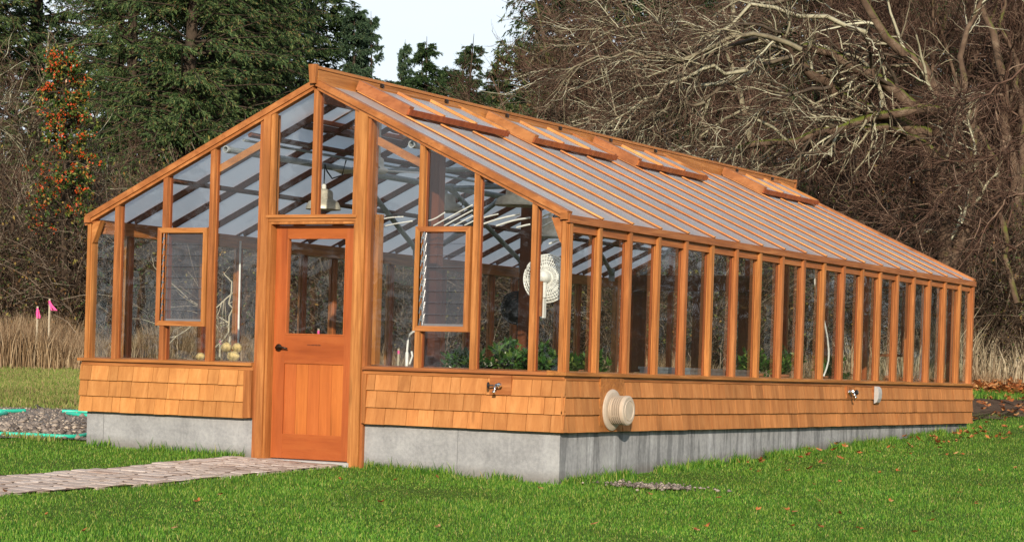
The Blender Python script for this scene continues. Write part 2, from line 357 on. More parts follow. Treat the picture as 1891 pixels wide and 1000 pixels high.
# ---------------------------------------------------------------- ground
XC, W, LEN, BAY = -2.4715, 4.943, 10.916, .57453
ZS, ZE, ZR = .84, 2.103, 3.25
def lawnmat():
    m, t, o = newmat('lawn_soil'); v = coords(t, (1, 1, 1)); a = noise(t, v, 1.4, 6, .6); b = noise(t, v, 22, 6, .7); c = noise(t, v, .35, 4)
    col = ramp(t, [(.3, (.035, .062, .010)), (.5, (.065, .11, .016)), (.7, (.12, .17, .03))], b).outputs[0]
    g = t.nodes.new('ShaderNodeNewGeometry'); sp = t.nodes.new('ShaderNodeSeparateXYZ'); t.links.new(g.outputs['Position'], sp.inputs[0])
    # rough field behind and left of the greenhouse: paler, patchy, bare earth
    far = mathn(t, 'ADD', mathn(t, 'MULTIPLY', mathn(t, 'SUBTRACT', -5.4, sp.outputs[0]), .5), mathn(t, 'MULTIPLY', mathn(t, 'SUBTRACT', a, .5), 3.))
    fm = ramp(t, [(.0, (0, 0, 0)), (.5, (1, 1, 1))], far).outputs[0]
    rough = ramp(t, [(.32, (.12, .078, .042)), (.47, (.13, .115, .045)), (.58, (.13, .15, .035)), (.75, (.20, .20, .06))], noise(t, coords(t, (.8, .5, 1)), .9, 6, .7)).outputs[0]
    rough = mixc(t, .35, rough, col)
    col = mixc(t, fm, col, rough)
    finish(t, o, col, .95, b, .8, .03, .1); return m
GROUND = lawnmat()
def make_ground():
    xs = np.unique(np.concatenate([np.linspace(-400, -60, 18), np.linspace(-60, 30, 121), np.linspace(30, 400, 18)]))
    ys = np.unique(np.concatenate([np.linspace(-300, -30, 12), np.linspace(-30, 70, 134), np.linspace(70, 500, 18)]))
    X, Y = np.meshgrid(xs, ys, indexing='ij'); Z = hgt(X, Y)
    rg = np.random.default_rng(1); near = np.clip(1-np.abs(Y-5)/8, 0, 1)*np.clip(1-np.abs(X+2.5)/6, 0, 1)
    Z = Z+.012*np.sin(X*1.7+Y*.6)*np.sin(Y*1.3-X*.4)*(1-near)*(np.abs(Y) < 60)
    V = np.stack([X, Y, Z], -1).reshape(-1, 3); nx, ny = len(xs), len(ys); i = np.arange(nx*ny).reshape(nx, ny)
    F = np.stack([i[:-1, :-1], i[1:, :-1], i[1:, 1:], i[:-1, 1:]], -1).reshape(-1, 4)
    o = mesh_arrays('ground', V, F.ravel(), np.arange(len(F))*4, np.full(len(F), 4), GROUND); o['kind'] = 'structure'; return o
make_ground()
def sheet(name, pts, mat, lift=.004, sub=14, jit=.0, kind='structure'):
    """polygonal sheet that follows the ground, from ring points (x,y)"""
    pts = np.array(pts, float)[:, :2]; c = pts.mean(0); rg = np.random.default_rng(len(pts))
    ring = []
    for a, b in zip(pts, np.roll(pts, -1, 0)):
        for k in range(8): ring.append(a+(b-a)*k/8+rg.normal(0, jit, 2))
    ring = np.array(ring); V = [c]; n = len(ring)
    for s in range(1, sub+1): V += list(c+(ring-c)*s/sub)
    V = np.array(V); Z = hgt(V[:, 0], V[:, 1])+.012+lift
    F = [(0, 1+i, 1+(i+1) % n) for i in range(n)]
    for s in range(sub-1):
        for i in range(n):
            a = 1+s*n; F.append((a+i, a+n+i, a+n+(i+1) % n, a+(i+1) % n))
    mb = MB(); mb.add(np.column_stack([V, Z]), F); o = mb.build(name, mat); o['kind'] = kind; return o
def gravelmat(name, stops, scale):
    m, t, o = newmat(name); v = coords(t, (1, 1, 1)); vo = N(t, 'ShaderNodeTexVoronoi', Scale=scale); t.links.new(v, vo.inputs['Vector'])
    sp = t.nodes.new('ShaderNodeSeparateColor'); t.links.new(vo.outputs['Color'], sp.inputs[0])
    col = ramp(t, stops, sp.outputs[0]).outputs[0]; col = mixc(t, .35, col, ramp(t, [(.35, stops[0][1]), (.65, stops[-1][1])], noise(t, v, 2, 4)).outputs[0])
    finish(t, o, col, .9, vo.outputs['Distance'], .8, .02, .15); return m
DIRT = gravelmat('damp_dirt', [(.0, (.06, .038, .025)), (.5, (.105, .066, .042)), (1., (.17, .11, .07))], 30)
GRAV = gravelmat('grey_gravel', [(.0, (.11, .095, .085)), (.5, (.20, .175, .155)), (1., (.36, .31, .27))], 34)
gp = [ground_px(*q) for q in [(-260, 752), (-60, 753), (75, 754), (150, 757), (190, 765)]]+[np.array([-5.05, 3.2, 0]), np.array([-5.05, .35, 0])]+[ground_px(*q) for q in [(120, 812), (40, 811), (-80, 809), (-280, 806)]]
sheet('gravel_ground', gp, GRAV, .004, jit=.05)
sheet('dirt_track', [ground_px(*q) for q in [(1700, 737), (1780, 737), (1840, 736), (1960, 737), (2100, 738), (2120, 768), (1960, 772), (1860, 771), (1780, 776), (1700, 776)]], DIRT, .004, jit=.12)
# ---------------------------------------------------------------- greenhouse
GH = empty('greenhouse', (XC, 0, 0), 'long cedar-framed greenhouse with a translucent gable roof and shingled knee wall on a concrete base', 'greenhouse')
HW = W/2
def roofz(x): return ZE + (ZR-ZE)*(1-abs(x-XC)/HW)
def part(name, mat, mb, parent=GH, **k): return mb.build(name, mat, parent, **k)
# foundation: four walls, butted end to end
b = MB(); i_ = .03
b.box(-W+i_, -3.046, i_, .20, -.7, .352); b.box(-1.899, -i_, i_, .20, -.7, .352); b.box(-3.0455, -1.8995, .14, .20, -.7, .02); b.box(-W+i_, -i_, LEN-.2, LEN-i_, -.7, .352)
b.box(-W+i_, -W+.2, .20, LEN-.2, -.7, .352); b.box(-.2, -i_, .20, LEN-.2, -.7, .352)
part('concrete_foundation', CONC, b)
b = MB(); b.box(-W+.2, -.2, .2, LEN-.2, -.3, .03); part('floor_slab', CONC, b)
# joint lines of the formwork on the concrete are in the material; hairline crack strip
# shingles: f(s, h, d) -> world, s along wall, h height, d outward
def shingles(name, f, s0, s1, seed, cuts=()):
    rg = random.Random(seed); mb = MB(); hs = [.345, .487, .631, .768]
    for c in range(3):
        s = s0+rg.uniform(-.1, 0)
        while s < s1:
            wd = rg.choice([.09, .11, .13, .15, .17, .2, .23])*rg.uniform(.9, 1.1); a = max(s, s0); e = min(s+wd-.005, s1); s += wd
            if e-a < .015: continue
            if any(a < q1 and e > q0 for q0, q1 in cuts):
                for q0, q1 in cuts:
                    if a < q1 and e > q0:
                        if a < q0-.02: e = q0
                        elif e > q1+.02: a = q1
                        else: a = e = 0
                if e-a < .015: continue
            z0 = hs[c]+rg.uniform(-.0015, .0015); z1 = hs[c+1]+.03 if c < 2 else .776; d = rg.uniform(-.0015, .0015)
            lo, hi = .030+d, .008+d
            bot = [f(a, z0, .001), f(e, z0, .001), f(e, z0, lo), f(a, z0, lo)]
            top = [f(a, z1, .0), f(e, z1, .0), f(e, z1, hi), f(a, z1, hi)]
            mb.hexa(bot, top)
    return part(name, WSH, mb)
fF = lambda s, h, d: (s, -d, h); fS = lambda s, h, d: (d, s, h); fB = lambda s, h, d: (s, LEN+d, h); fL = lambda s, h, d: (-W-d, s, h)
BL = (-.66, -.46)                                  # block under the front spigot
shingles('shingle_siding', fF, -W-.028, -3.085, 1); shingles('shingle_siding', fF, -1.875, .028, 2)
VB = (.62, 1.07); SP = (6.44, 6.60); GB = (7.28, 7.40)
shingles('shingle_siding', fS, -.028, VB[0], 3); shingles('shingle_siding', fS, VB[1], LEN+.028, 33)
shingles('shingle_siding', fB, -W-.02, .02, 4); shingles('shingle_siding', fL, -.02, LEN+.02, 5)
# backing boards behind the shingles
b = MB(); b.box(-W, -3.045, .002, .10, .353, .765); b.box(-1.90, 0, .002, .10, .353, .765)
b.box(-W, 0, LEN-.1, LEN-.002, .353, .765); b.box(-W+.002, -W+.1, .10, LEN-.1, .353, .765); b.box(-.1, -.002, .10, LEN-.1, .353, .765)
part('knee_wall', WIN, b)
# frieze board and sill
b = MB(); b.box(-W-.012, -3.045, -.016, .0, .765, .812); part('frieze_board', WX, b)
b = MB(); b.box(-1.90, -.0005, -.016, .0, .765, .812); part('frieze_board', WX, b)
b = MB(); b.box(0, .016, -.016, LEN+.012, .765, .812); part('frieze_board', WY, b)
b = MB(); b.box(-W-.016, -W, 0, LEN+.012, .765, .812); part('frieze_board', WY, b)
b = MB(); b.box(-3.13, -3.046, -.034, -.004, -.0+.35, .764); part('corner_trim', WZ, b)
b = MB(); b.box(-1.898, -1.86, -.034, -.004, .35, .764); part('corner_trim', WZ, b)
def sillx(x0, x1, y0=-.045, y1=.13):
    b = MB(); b.hexa([(x0,y0,.802),(x1,y0,.802),(x1,y1,.802),(x0,y1,.802)], [(x0,y0,.828),(x1,y0,.828),(x1,y1,.842),(x0,y1,.842)]); part('sill', WX, b)
sillx(-W-.045, -3.046); sillx(-1.899, -.1305)
sillx(-W-.045, .045, LEN-.1, LEN+.045)
for s in (1, -1):
    x0, x1 = (.045, -.13) if s > 0 else (-W-.045, -W+.13)
    b = MB(); e0 = -.045 if s > 0 else .131
    if s > 0: b.prism([(x1, .803), (x0, .803), (x0, .829), (x1, .843)], 1, e0, LEN-.1)
    else: b.prism([(x0, .803), (x1, .803), (x1, .843), (x0, .829)], 1, e0, LEN-.1)
    part('sill', WY, b)
# mullions ---------------------------------------------------------------
def mull_x(x, z0, z1a, z1b=None, w_=.046, name='mullion', y=0., sgn=1):
    """upright in a gable wall; top follows the rake between x-w/2 and x+w/2"""
    b = MB(); z1 = lambda xx: (roofz(xx)-.045 if z1a is None else z1a); root = None
    for hw, ya, yb in ((w_/2, -.012, .016), (.019, .016, .030), (.024, .030, .036), (.028, .040, .064)):
        if ya == .040: root = part(name, WZ, b); b = MB()
        a, e = (y+sgn*ya, y+sgn*yb); a, e = min(a, e), max(a, e)
        if x-hw < XC < x+hw and z1a is None:
            zt = min(z1(x-hw), z1(x+hw)); t = [zt]*2
        else: t = [z1(x-hw), z1(x+hw)]
        b.hexa([(x-hw,a,z0),(x+hw,a,z0),(x+hw,e,z0),(x-hw,e,z0)], [(x-hw,a,t[0]),(x+hw,a,t[1]),(x+hw,e,t[1]),(x-hw,e,t[0])])
    part('inner_post', WPOST, b, root); return root
FX = [-4.60, -4.06, -3.545, -1.385, -.850, -.302]
ZB = .829
for x in FX: mull_x(x, ZB, None)
for x in [XC+k*.5475 for k in range(-4, 5)]: mull_x(x, .843, None, y=LEN, sgn=-1)
mull_x(XC+.005, 2.118, None, .06)
# the two short cap strips that end on the head board
for x in (-2.905, -2.045):
    b = MB(); b.hexa([(x-.02,-.012,2.118),(x+.02,-.012,2.118),(x+.02,.03,2.118),(x-.02,.03,2.118)], [(x-.02,-.012,roofz(x-.02)-.045),(x+.02,-.012,roofz(x+.02)-.045),(x+.02,.03,roofz(x+.02)-.045),(x-.02,.03,roofz(x-.02)-.045)])
    part('glazing_strip', WZ, b)
# door posts
def post(x0, x1, y0, y1, z0, name='door_post'):
    b = MB(); b.hexa([(x0,y0,z0),(x1,y0,z0),(x1,y1,z0),(x0,y1,z0)], [(x0,y0,roofz(x0)-.045),(x1,y0,roofz(x1)-.045),(x1,y1,roofz(x1)-.045),(x0,y1,roofz(x0)-.045)]); return part(name, WZ, b)
post(-3.0, -2.928, -.022, .13, -.01); post(-3.045, -3.003, -.004, .12, -.01)
post(-2.022, -1.93, -.022, .13, -.035); post(-1.927, -1.90, -.004, .12, -.035)
b = MB(); b.box(-1.872, -1.834, .055, .13, .845, 2.12); part('inner_stud', WZ, b)
# corner posts
for x0 in (-W, -.055):
    for y0 in (0, LEN-.085):
        b = MB(); b.box(x0, x0+.055, y0, y0+.085, .829, 2.06)
        sx = -1 if x0 < -1 else 1; sy = -1 if y0 < 1 else 1
        cx = x0+.041+sx*.03; cy = y0+.041+sy*.03
        b.box(x0+.008, x0+.047, y0+(sy < 0)*-.012+(sy > 0)*.085, y0+(sy < 0)*0+(sy > 0)*.097, .829, 2.05)
        b.box(x0+(sx < 0)*-.012+(sx > 0)*.055, x0+(sx > 0)*.067, y0+.014, y0+.072, .829, 2.05)
        part('corner_post', WZ, b)
# side mullions
def mull_y(y, s):
    b = MB(); x = 0 if s > 0 else -W
    for hw, da, db in ((.026, -.014, .014), (.015, .014, .030), (.022, .030, .036), (.026, .040, .060)):
        if da == .040: root = part('mullion', WZ, b); b = MB()
        xa, xb = sorted((x-s*da, x-s*db)); b.box(xa, xb, y-hw, y+hw, .83, 2.035)
    part('inner_post', WPOST, b, root)
for k in range(1, 19):
    for s in (1, -1): mull_y(k*BAY, s)
# eave beams
for s in (1, -1):
    x = 0 if s > 0 else -W
    b = MB(); xa, xb = sorted((x+s*.022, x-s*.012)); b.box(xa, xb, -.018, LEN+.018, 2.035, 2.098)
    xa, xb = sorted((x-s*.0125, x-s*.12)); b.box(xa, xb, .0, LEN, 2.03, 2.075); b.box(xa-.0 if s>0 else xa, xb, .11, LEN-.11, 1.965, 2.029)
    part('eave_beam', WY, b)
# rakes ---------------------------------------------------------------
SL = math.hypot(HW, ZR-ZE); TX, TZ = HW/SL, (ZR-ZE)/SL           # along slope (towards ridge) and normal
def spt(s, t, y, h):
    """side s (+1 right slope, -1 left), t metres up the slope from the eave, h above roof plane"""
    x0 = 0 if s > 0 else -W
    return np.array([x0 - s*(TX*t - TZ*h), y, ZE + TZ*t + TX*h])
def sbar(mb, s, t0, t1, y0, y1, h0, h1):
    c = [(t, y, h) for t in (t0, t1) for y, h in ((y0, h0), (y1, h0), (y1, h1), (y0, h1))]
    p = [spt(s, *q) for q in c]; mb.hexa(p[:4], p[4:])
for s in (1, -1):
    for y0, y1 in ((-.036, .055), (LEN-.055, LEN+.036)):
        b = MB(); sbar(b, s, .0, SL-.005, y0, y1, -.026, .024); sbar(b, s, .02, SL-.04, y0+.015, y1-.012, -.052, -.0265)
        part('rake_board', WR, b)
    b = MB(); x = 0 if s > 0 else -W                                  # small cut block at the eave corner
    xa, xb = sorted((x+s*.014, x-s*.052)); b.box(xa, xb, -.040, .02, 2.058, 2.112); part('rake_foot', WR, b)
    b = MB(); g = [(x-s*.056, 2.045), (x-s*.150, 2.080), (x-s*.070, 1.885), (x-s*.056, 1.87)]
    b.prism(g, 1, -.006, .06); part('corner_brace', WR, b)
# rafters (inside), glazing caps (outside), purlins
yb = [k*BAY for k in range(1, 19)]
VENTS = [(1, 4), (5, 8), (9, 12), (15, 18)]                         # bays where the ridge vents begin and end
TV = SL-.585                                                        # slope distance where a vent ends
def in_vent(k): return any(a < k < e for a, e in VENTS)
for s in (1, -1):
    for k, y in enumerate(yb, 1):
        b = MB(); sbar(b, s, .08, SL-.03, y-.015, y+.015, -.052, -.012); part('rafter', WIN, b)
        b = MB(); t1 = TV-.035 if in_vent(k) else SL-.05
        sbar(b, s, -.024, t1, y-.0175, y+.0175, .0105, .021); gc = part('glazing_cap', WCAP, b); b = MB(); sbar(b, s, -.018, t1-.003, y-.0165, y+.0165, -.012, .010); part('glazing_bar', WIN, b, gc)  # dark bar colour stands in for shade on the base below the cap
    for t in (.93, 1.86):
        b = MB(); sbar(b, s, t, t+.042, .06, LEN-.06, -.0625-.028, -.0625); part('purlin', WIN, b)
    for a, e in VENTS:
        b = MB(); sbar(b, s, TV-.03, TV+.01, a*BAY, e*BAY, -.068, -.0125); part('vent_header', WIN, b)
# roof panels
for s in (1, -1):
    for k in range(19):
        y0, y1 = k*BAY+.003, (k+1)*BAY-.003; a = k
        top = TV if any(v0 <= k < v1 for v0, v1 in VENTS) else SL-.02
        mb = MB(); mb.add([spt(s, -.02, y0, 0), spt(s, -.02, y1, 0), spt(s, top, y1, 0), spt(s, top, y0, 0)], [(0, 1, 2, 3)]); part('roof_panel', POLY, mb)
# ridge vents
for s in (1, -1):
    for a, e in VENTS:
        y0, y1 = a*BAY-.025, e*BAY+.03
        h0, h1 = .056, .110
        def vb(mat, name, parent, t0, t1, ya, yb_, ha, hb):
            mb = MB(); sbar(mb, s, t0, t1, ya, yb_, ha, hb); return part(name, mat, mb, parent)
        v = vb(WRD, 'roof_vent', GH, TV-.03, SL-.032, y0, y0+.075, h0-.035, h1)
        vb(WR, 'vent_frame', v, TV-.03, SL-.032, y1-.045, y1, h0-.03, h1-.012)
        vb(WPOST, 'vent_frame', v, TV-.05, TV-.0305, y0-.006, y1+.006, h0-.02, h1-.022)  # bottom rail: shade of the down-slope face put into a darker wood
        vb(WY, 'vent_frame', v, SL-.075, SL-.0325, y0+.0755, y1-.0455, h0, h1-.02)
        for j in (1, 2): vb(WCAP, 'glazing_cap', v, TV-.03, SL-.077, (a+j)*BAY-.018, (a+j)*BAY+.018, h1-.034, h1-.010)
        for j in range(3):
            mb = MB(); ya, yb_ = (a+j)*BAY+.02+.035*(j == 0), (a+j+1)*BAY-.02
            q = [spt(s, TV-.03, ya, h1-.036), spt(s, TV-.03, yb_, h1-.036), spt(s, SL-.076, yb_, h1-.036), spt(s, SL-.076, ya, h1-.036)]
            mb.add(q, [(0, 1, 2, 3)]); part('vent_panel', POLY, mb, v)
        for yy in (y0+.35, y1-.3):
            mb = MB(); c = spt(s, SL-.045, yy, .118); mb.box(c[0]-.014, c[0]+.014, yy-.016, yy+.016, c[2]-.025, c[2]+.004); mb.tube([(c[0], yy-.02, c[2]+.004), (c[0], yy+.02, c[2]+.004)], .008, 8)
            part('hinge', BRONZE, mb, v)
# ridge beam, cap and end piece
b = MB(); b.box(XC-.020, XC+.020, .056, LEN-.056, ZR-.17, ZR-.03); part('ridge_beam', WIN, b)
b = MB(); b.prism([(XC-.030, ZR-.03), (XC+.030, ZR-.03), (XC+.036, 3.358), (XC-.036, 3.358)], 1, -.03, LEN+.04); part('ridge_board', WY, b)
b = MB(); b.prism([(XC-.045, 3.358), (XC+.045, 3.358), (XC+.045, 3.382), (XC, 3.394), (XC-.045, 3.382)], 1, -.045, LEN+.09); part('ridge_cap', WY, b)
b = MB(); b.prism([(XC-.026, 3.235), (XC+.026, 3.235), (XC+.040, 3.365), (XC+.042, 3.397), (XC-.042, 3.397), (XC-.040, 3.365)], 1, -.075, -.0455); part('ridge_end', WZ, b)
b = MB(); b.prism([(XC-.026, 3.235), (XC+.026, 3.235), (XC+.040, 3.365), (XC+.042, 3.397), (XC-.042, 3.397), (XC-.040, 3.365)], 1, LEN+.0905, LEN+.12); part('ridge_end', WZ, b)
# head board over the door
b = MB(); b.box(-2.927, -2.023, -.014, .12, 2.060, 2.117); b.box(-2.945, -2.01, -.03, -.0145, 2.088, 2.112); part('head_board', WX, b)
# glass panes: front bays
def pane_poly(x0, x1, z0, y):
    if x0 < XC < x1: top = [(x1, roofz(x1)-.05), (XC, roofz(XC)-.05), (x0, roofz(x0)-.05)]
    else: top = [(x1, roofz(x1)-.05), (x0, roofz(x0)-.05)]
    P = [(x0, z0), (x1, z0)]+top; mb = MB(); mb.add([(p[0], y, p[1]) for p in P], [tuple(range(len(P)))]); return part('glass_pane', GLASS, mb)
y = .038
for x0, x1, z0 in ((-4.888, -4.60, ZB), (-4.60, -4.06, ZB), (-4.06, -3.545, 2.0), (-3.545, -3.04, ZB), (-2.93, XC, 2.11), (XC, -2.02, 2.11),
                   (-1.90, -1.385, ZB), (-1.385, -.85, 2.0), (-.85, -.302, ZB), (-.302, -.055, ZB)): pane_poly(x0, x1, z0, y)
def pane_rect(x0, x1, z0, z1, y):
    mb = MB(); mb.add([(x0, y, z0), (x1, y, z0), (x1, y, z1), (x0, y, z1)], [(0, 1, 2, 3)]); part('glass_pane', GLASS, mb)
pane_rect(-4.06, -3.545, ZB, 1.16, y); pane_rect(-1.385, -.85, ZB, 1.16, y)
xs = [-W+.02]+[XC+k*.5475 for k in range(-4, 5)]+[-.02]
for i in range(10): pane_poly(xs[i], xs[i+1], .843, LEN-.038)
for s in (1, -1):
    x = -.038 if s > 0 else -W+.038
    for k in range(19):
        mb = MB(); mb.add([(x, k*BAY+.0, .83), (x, (k+1)*BAY, .83), (x, (k+1)*BAY, 2.05), (x, k*BAY, 2.05)], [(0, 1, 2, 3)]); part('glass_pane', GLASS, mb)
# louvre windows
def louver(x0, x1, z0, z1):
    mb = MB(); fw = .044; ya, yb_ = -.021, .036
    # mitred frame
    o_ = [(x0, z0), (x1, z0), (x1, z1), (x0, z1)]; n_ = [(x0+fw, z0+fw), (x1-fw, z0+fw), (x1-fw, z1-fw), (x0+fw, z1-fw)]
    root = None
    for i in range(4):
        j = (i+1) % 4; mb = MB()
        q = [o_[i], o_[j], n_[j], n_[i]]
        mb.hexa([(p[0], ya, p[1]) for p in q], [(p[0], yb_, p[1]) for p in q])
        if root is None: root = part('louvre_window', WX, mb)
        else: part('frame', WX if i == 2 else WZ, mb, root)
    mb = MB(); mb.box(x0+fw, x0+fw+.012, -.012, .03, z0+fw, z1-fw); mb.box(x0+fw+.034, x0+fw+.044, -.012, .03, z0+fw, z1-fw)
    nz_ = 8; dz = (z1-z0-2*fw)/nz_
    for k in range(nz_):
        zc = z0+fw+dz*k; mb.beam((x0+fw+.014, -.016, zc+.005), (x0+fw+.032, -.016, zc+dz*.9), (.004, 0, 0), (0, .002, 0)); mb.box(x0+fw+.014, x0+fw+.034, -.014, -.006, zc+dz*.42, zc+dz*.58)
    part('louvre_gear', CHROME, mb, root)
    for k in range(nz_):
        mb = MB(); zc = z0+fw+dz*k; mb.add([(x0+fw+.044, -.012, zc-.004), (x1-fw, -.012, zc-.004), (x1-fw, .008, zc+dz+.006), (x0+fw+.044, .008, zc+dz+.006)], [(0, 1, 2, 3)])
        part('glass_slat', LOUV, mb, root)
    mb = MB(); mb.box(x0+fw+.044, x1-fw, .026, .030, z0+fw, z0+fw+.02); mb.box(x1-fw-.012, x1-fw, .026, .030, z0+fw+.02, z1-fw); part('screen_frame', GREYP, mb, root)
louver(-4.126, -3.578, 1.137, 2.008); louver(-1.425, -.893, 1.137, 2.008)
# door: frame, leaf with its parts ---------------------------------------
b = MB(); b.box(-2.927, -2.903, -.006, .13, .0, 2.059); b.box(-2.047, -2.023, -.006, .13, .0, 2.059); b.box(-2.902, -2.048, -.006, .13, 2.036, 2.059); part('door_frame', WZ, b)
b = MB(); b.box(-2.929, -2.02, -.03, .13, -.06, .004); part('threshold', GREYP, b)
D0, D1, DY0, DY1 = -2.900, -2.050, .078, .122
b = MB(); b.box(D0, D0+.118, DY0, DY1, .012, 2.030); b.box(D1-.118, D1, DY0, DY1, .012, 2.030)
door = part('door', WDOOR, b)
for za, zb in ((1.925, 2.030), (.835, 1.083), (.012, .225)):
    b = MB(); b.box(D0+.118, D1-.118, DY0+.001, DY1-.001, za, zb); part('door_rail', WDOORX, b, door)
n5 = 5; wv = (D1-D0-.236)/n5
for k in range(n5):
    b = MB(); b.box(D0+.118+k*wv+.0015, D0+.118+(k+1)*wv-.0015, DY0+.012, DY1-.012, .225, .835); part('door_panel', WPAN, b, door)
b = MB()
for q in ((D0+.119, D1-.119, 1.0835, 1.095), (D0+.119, D1-.119, 1.913, 1.9245)): b.box(q[0], q[1], DY0-.004, DY1-.006, q[2], q[3])
for x0 in (D0+.119, D1-.131): b.box(x0, x0+.012, DY0-.004, DY1-.006, 1.096, 1.912)
part('glass_stop', WDOOR, b, door)
b = MB(); b.add([(D0+.118, .10, 1.083), (D1-.118, .10, 1.083), (D1-.118, .10, 1.925), (D0+.118, .10, 1.925)], [(0, 1, 2, 3)]); part('door_glass', GLASS, b, door)
hx, hz = -2.842, .968
b = MB(); b.lathe((hx, DY0, hz), (0, -1, 0), [(0, .001), (.033, .001), (.034, .006), (.028, .014), (.014, .018), (.012, .045), (0, .047)], 20)
b.tube([(hx, DY0-.04, hz), (hx+.03, DY0-.045, hz+.006), (hx+.07, DY0-.042, hz+.003), (hx+.112, DY0-.036, hz-.006)], [.010, .009, .008, .0065], 8)
part('door_handle', BRONZE, b, door, smooth=True)
b = MB(); rg = random.Random(3); x = -2.545                         # faint burnt maker's mark on the lock rail (illegible in the photograph)
for k in range(12):
    b.box(x, x+.0035, DY0-.0006, DY0+.0005, .992, .992+rg.choice([.008, .010, .014])); b.box(x, x+.0085, DY0-.0006, DY0+.0005, .992+rg.choice([0, .005, .009]), .9945+rg.choice([0, .005, .009])+.0005)
    x += .0115
part('makers_mark', simple('burnt_mark', (.10, .03, .015), .8), b, door)
# wall vent hood
b = MB(); b.box(.0, .026, VB[0]+.002, VB[1]-.012, .345, .812); part('mounting_board', WX, b)
vy, vz = .838, .527
b = MB(); b.lathe((.027, vy, vz), (1, 0, 0), [(0, .0), (.172, .0), (.174, .004), (.172, .012), (.150, .020), (.110, .022), (.110, .05), (0, .05)], 40)
hood = part('vent_hood', IVORY, b, smooth=False)
b = MB()
for k in range(5):
    h = .034+k*.0195; b.lathe((.027, vy, vz), (1, 0, 0), [(.060, h+.002), (.121, h-.003), (.122, h+.003), (.060, h+.008)], 40)
part('hood_fin', IVORY, b, hood)
b = MB(); b.lathe((.027, vy, vz), (1, 0, 0), [(.06, .124), (.122, .126), (.125, .132), (.123, .156), (.112, .163), (.086, .163), (.082, .168), (.078, .163), (0, .163)], 40)
for an in (0, 2.1, 4.2): b.box(.05, .155, vy+.104*math.sin(an)-.005, vy+.104*math.sin(an)+.005, vz+.104*math.cos(an), vz+.104*math.cos(an)+.009)
part('hood_cap', IVORY, b, hood)
b = MB(); b.lathe((.027, vy, vz), (1, 0, 0), [(.074, .022), (.074, .125)], 30); part('hood_shade_core', simple('core_shade', (.07, .055, .045), .8), b, hood)  # dark core added to colour the gaps between the fins as shade
# spigots
def spigot(f, board):
    b = MB(); b.lathe(f(0, 0, .0), f(0, 0, 1, True), [(0, 0), (.026, 0), (.026, .008), (.013, .012), (.013, .05), (0, .05)], 16)
    b.tube([f(0, 0, .04), f(0, -.018, .06), f(0, -.05, .075)], .012, 10); b.tube([f(0, -.045, .073), f(0, -.062, .08)], .016, 10)
    r = part('spigot', CHROME, b, smooth=True)
    b = MB(); b.tube([f(-.02, 0, .045), f(-.055, 0, .06)], .007, 8); b.lathe(f(-.055, 0, .06), f(-1, 0, .35, True), [(0, 0), (.024, .001), (.03, .008), (.024, .016), (0, .016)], 14); part('handle', BLACKM, b, r)
    b = MB(); b.lathe(f(.012, .004, .045), f(1, .1, .3, True), [(0, 0), (.017, .0), (.02, .02), (.016, .04), (0, .043)], 14); part('vacuum_breaker', CHROME, b, r)
b = MB(); b.box(BL[0], BL[1], -.034, -.001, .632, .790); part('mounting_board', WX, b)
def f1(a, h, d, v=False): return np.array([a, -d, h]) if v else np.array([-.575+a, -.035-d, .705+h])
def f2(a, h, d, v=False): return np.array([d, -a, h]) if v else np.array([.034+d, 6.50-a, .705+h])
spigot(f1, None); spigot(f2, None)
b = MB(); b.box(.0, .034, SP[0], SP[1], .64, .764); b.box(.0, .034, GB[0], GB[1]-.02, .63, .764); part('mounting_board', WX, b)
b = MB(); prof = [(.585, 0), (.60, .03), (.64, .048), (.70, .052), (.745, .045), (.77, .025), (.775, 0)]
b.prism([(.035+d, z) for z, d in prof], 1, GB[0]+.01, GB[1]); part('outlet_cover', GREYP, b)
# inside: pipes of the space truss
PXL, PXR, PZ = -3.43, -1.51, 2.70
tr_ = MB(); tr_.tube([(PXL, .10, PZ), (PXL, LEN-.1, PZ)], .030, 10); pipes = part('longitudinal_pipe', GALV, tr_)
b = MB(); b.tube([(PXR, .10, PZ), (PXR, LEN-.1, PZ)], .030, 10); part('longitudinal_pipe', GALV, b)
for px_ in (PXL, PXR):
    b = MB(); b.lathe((px_, .024, PZ), (0, -1, 0), [(.022, -.074), (.032, -.074), (.032, .010), (.023, .010), (.022, -.074)], 20); part('pipe_end', GALV, b)
    b = MB(); b.tube([(px_+(.13 if px_ < -2 else -.13), .1, PZ+.085), (px_+(.13 if px_ < -2 else -.13), LEN-.1, PZ+.085)], .012, 8); part('conduit', GALV, b)
BR = []
for (u0, v0), (u1, v1) in (((655, 318), (770, 452)), ((830, 342), (965, 480)), ((1062, 412), (1130, 500)), ((930, 345), (800, 458)), ((1040, 415), (972, 484)), ((1275, 412), (1188, 505))):
    a = at(u0, v0, 0, PXL); c = at(u1, v1, 0, -4.62); a[2] = PZ; c[2] = min(c[2], 2.13); BR.append((a, c))
BR += [(np.array([PXR, a[1], PZ]), np.array([-.32, c[1], c[2]])) for a, c in BR]
for a, c in BR:
    b = MB(); b.tube([a, c], .028, 10); a, c = np.array(a), np.array(c); d = nrm(c-a); b.tube([c-d*.16, c], .036, 10); b.tube([a, a+d*.14], .036, 10)
    b.box(c[0]-.02, c[0]+.02, c[1]-.05, c[1]+.05, c[2]-.10, c[2]+.07); part('pipe_brace', GALV, b)
for yy in (2.14, 3.94, 6.6, 9.0):
    b = MB(); b.tube([(PXL, yy, PZ-.0), (PXR, yy, PZ-.0)], .022, 8); b.tube([(PXL, yy-.06, PZ), (PXL, yy+.06, PZ)], .040, 10); b.tube([(PXR, yy-.06, PZ), (PXR, yy+.06, PZ)], .040, 10); part('cross_pipe', GALV, b)
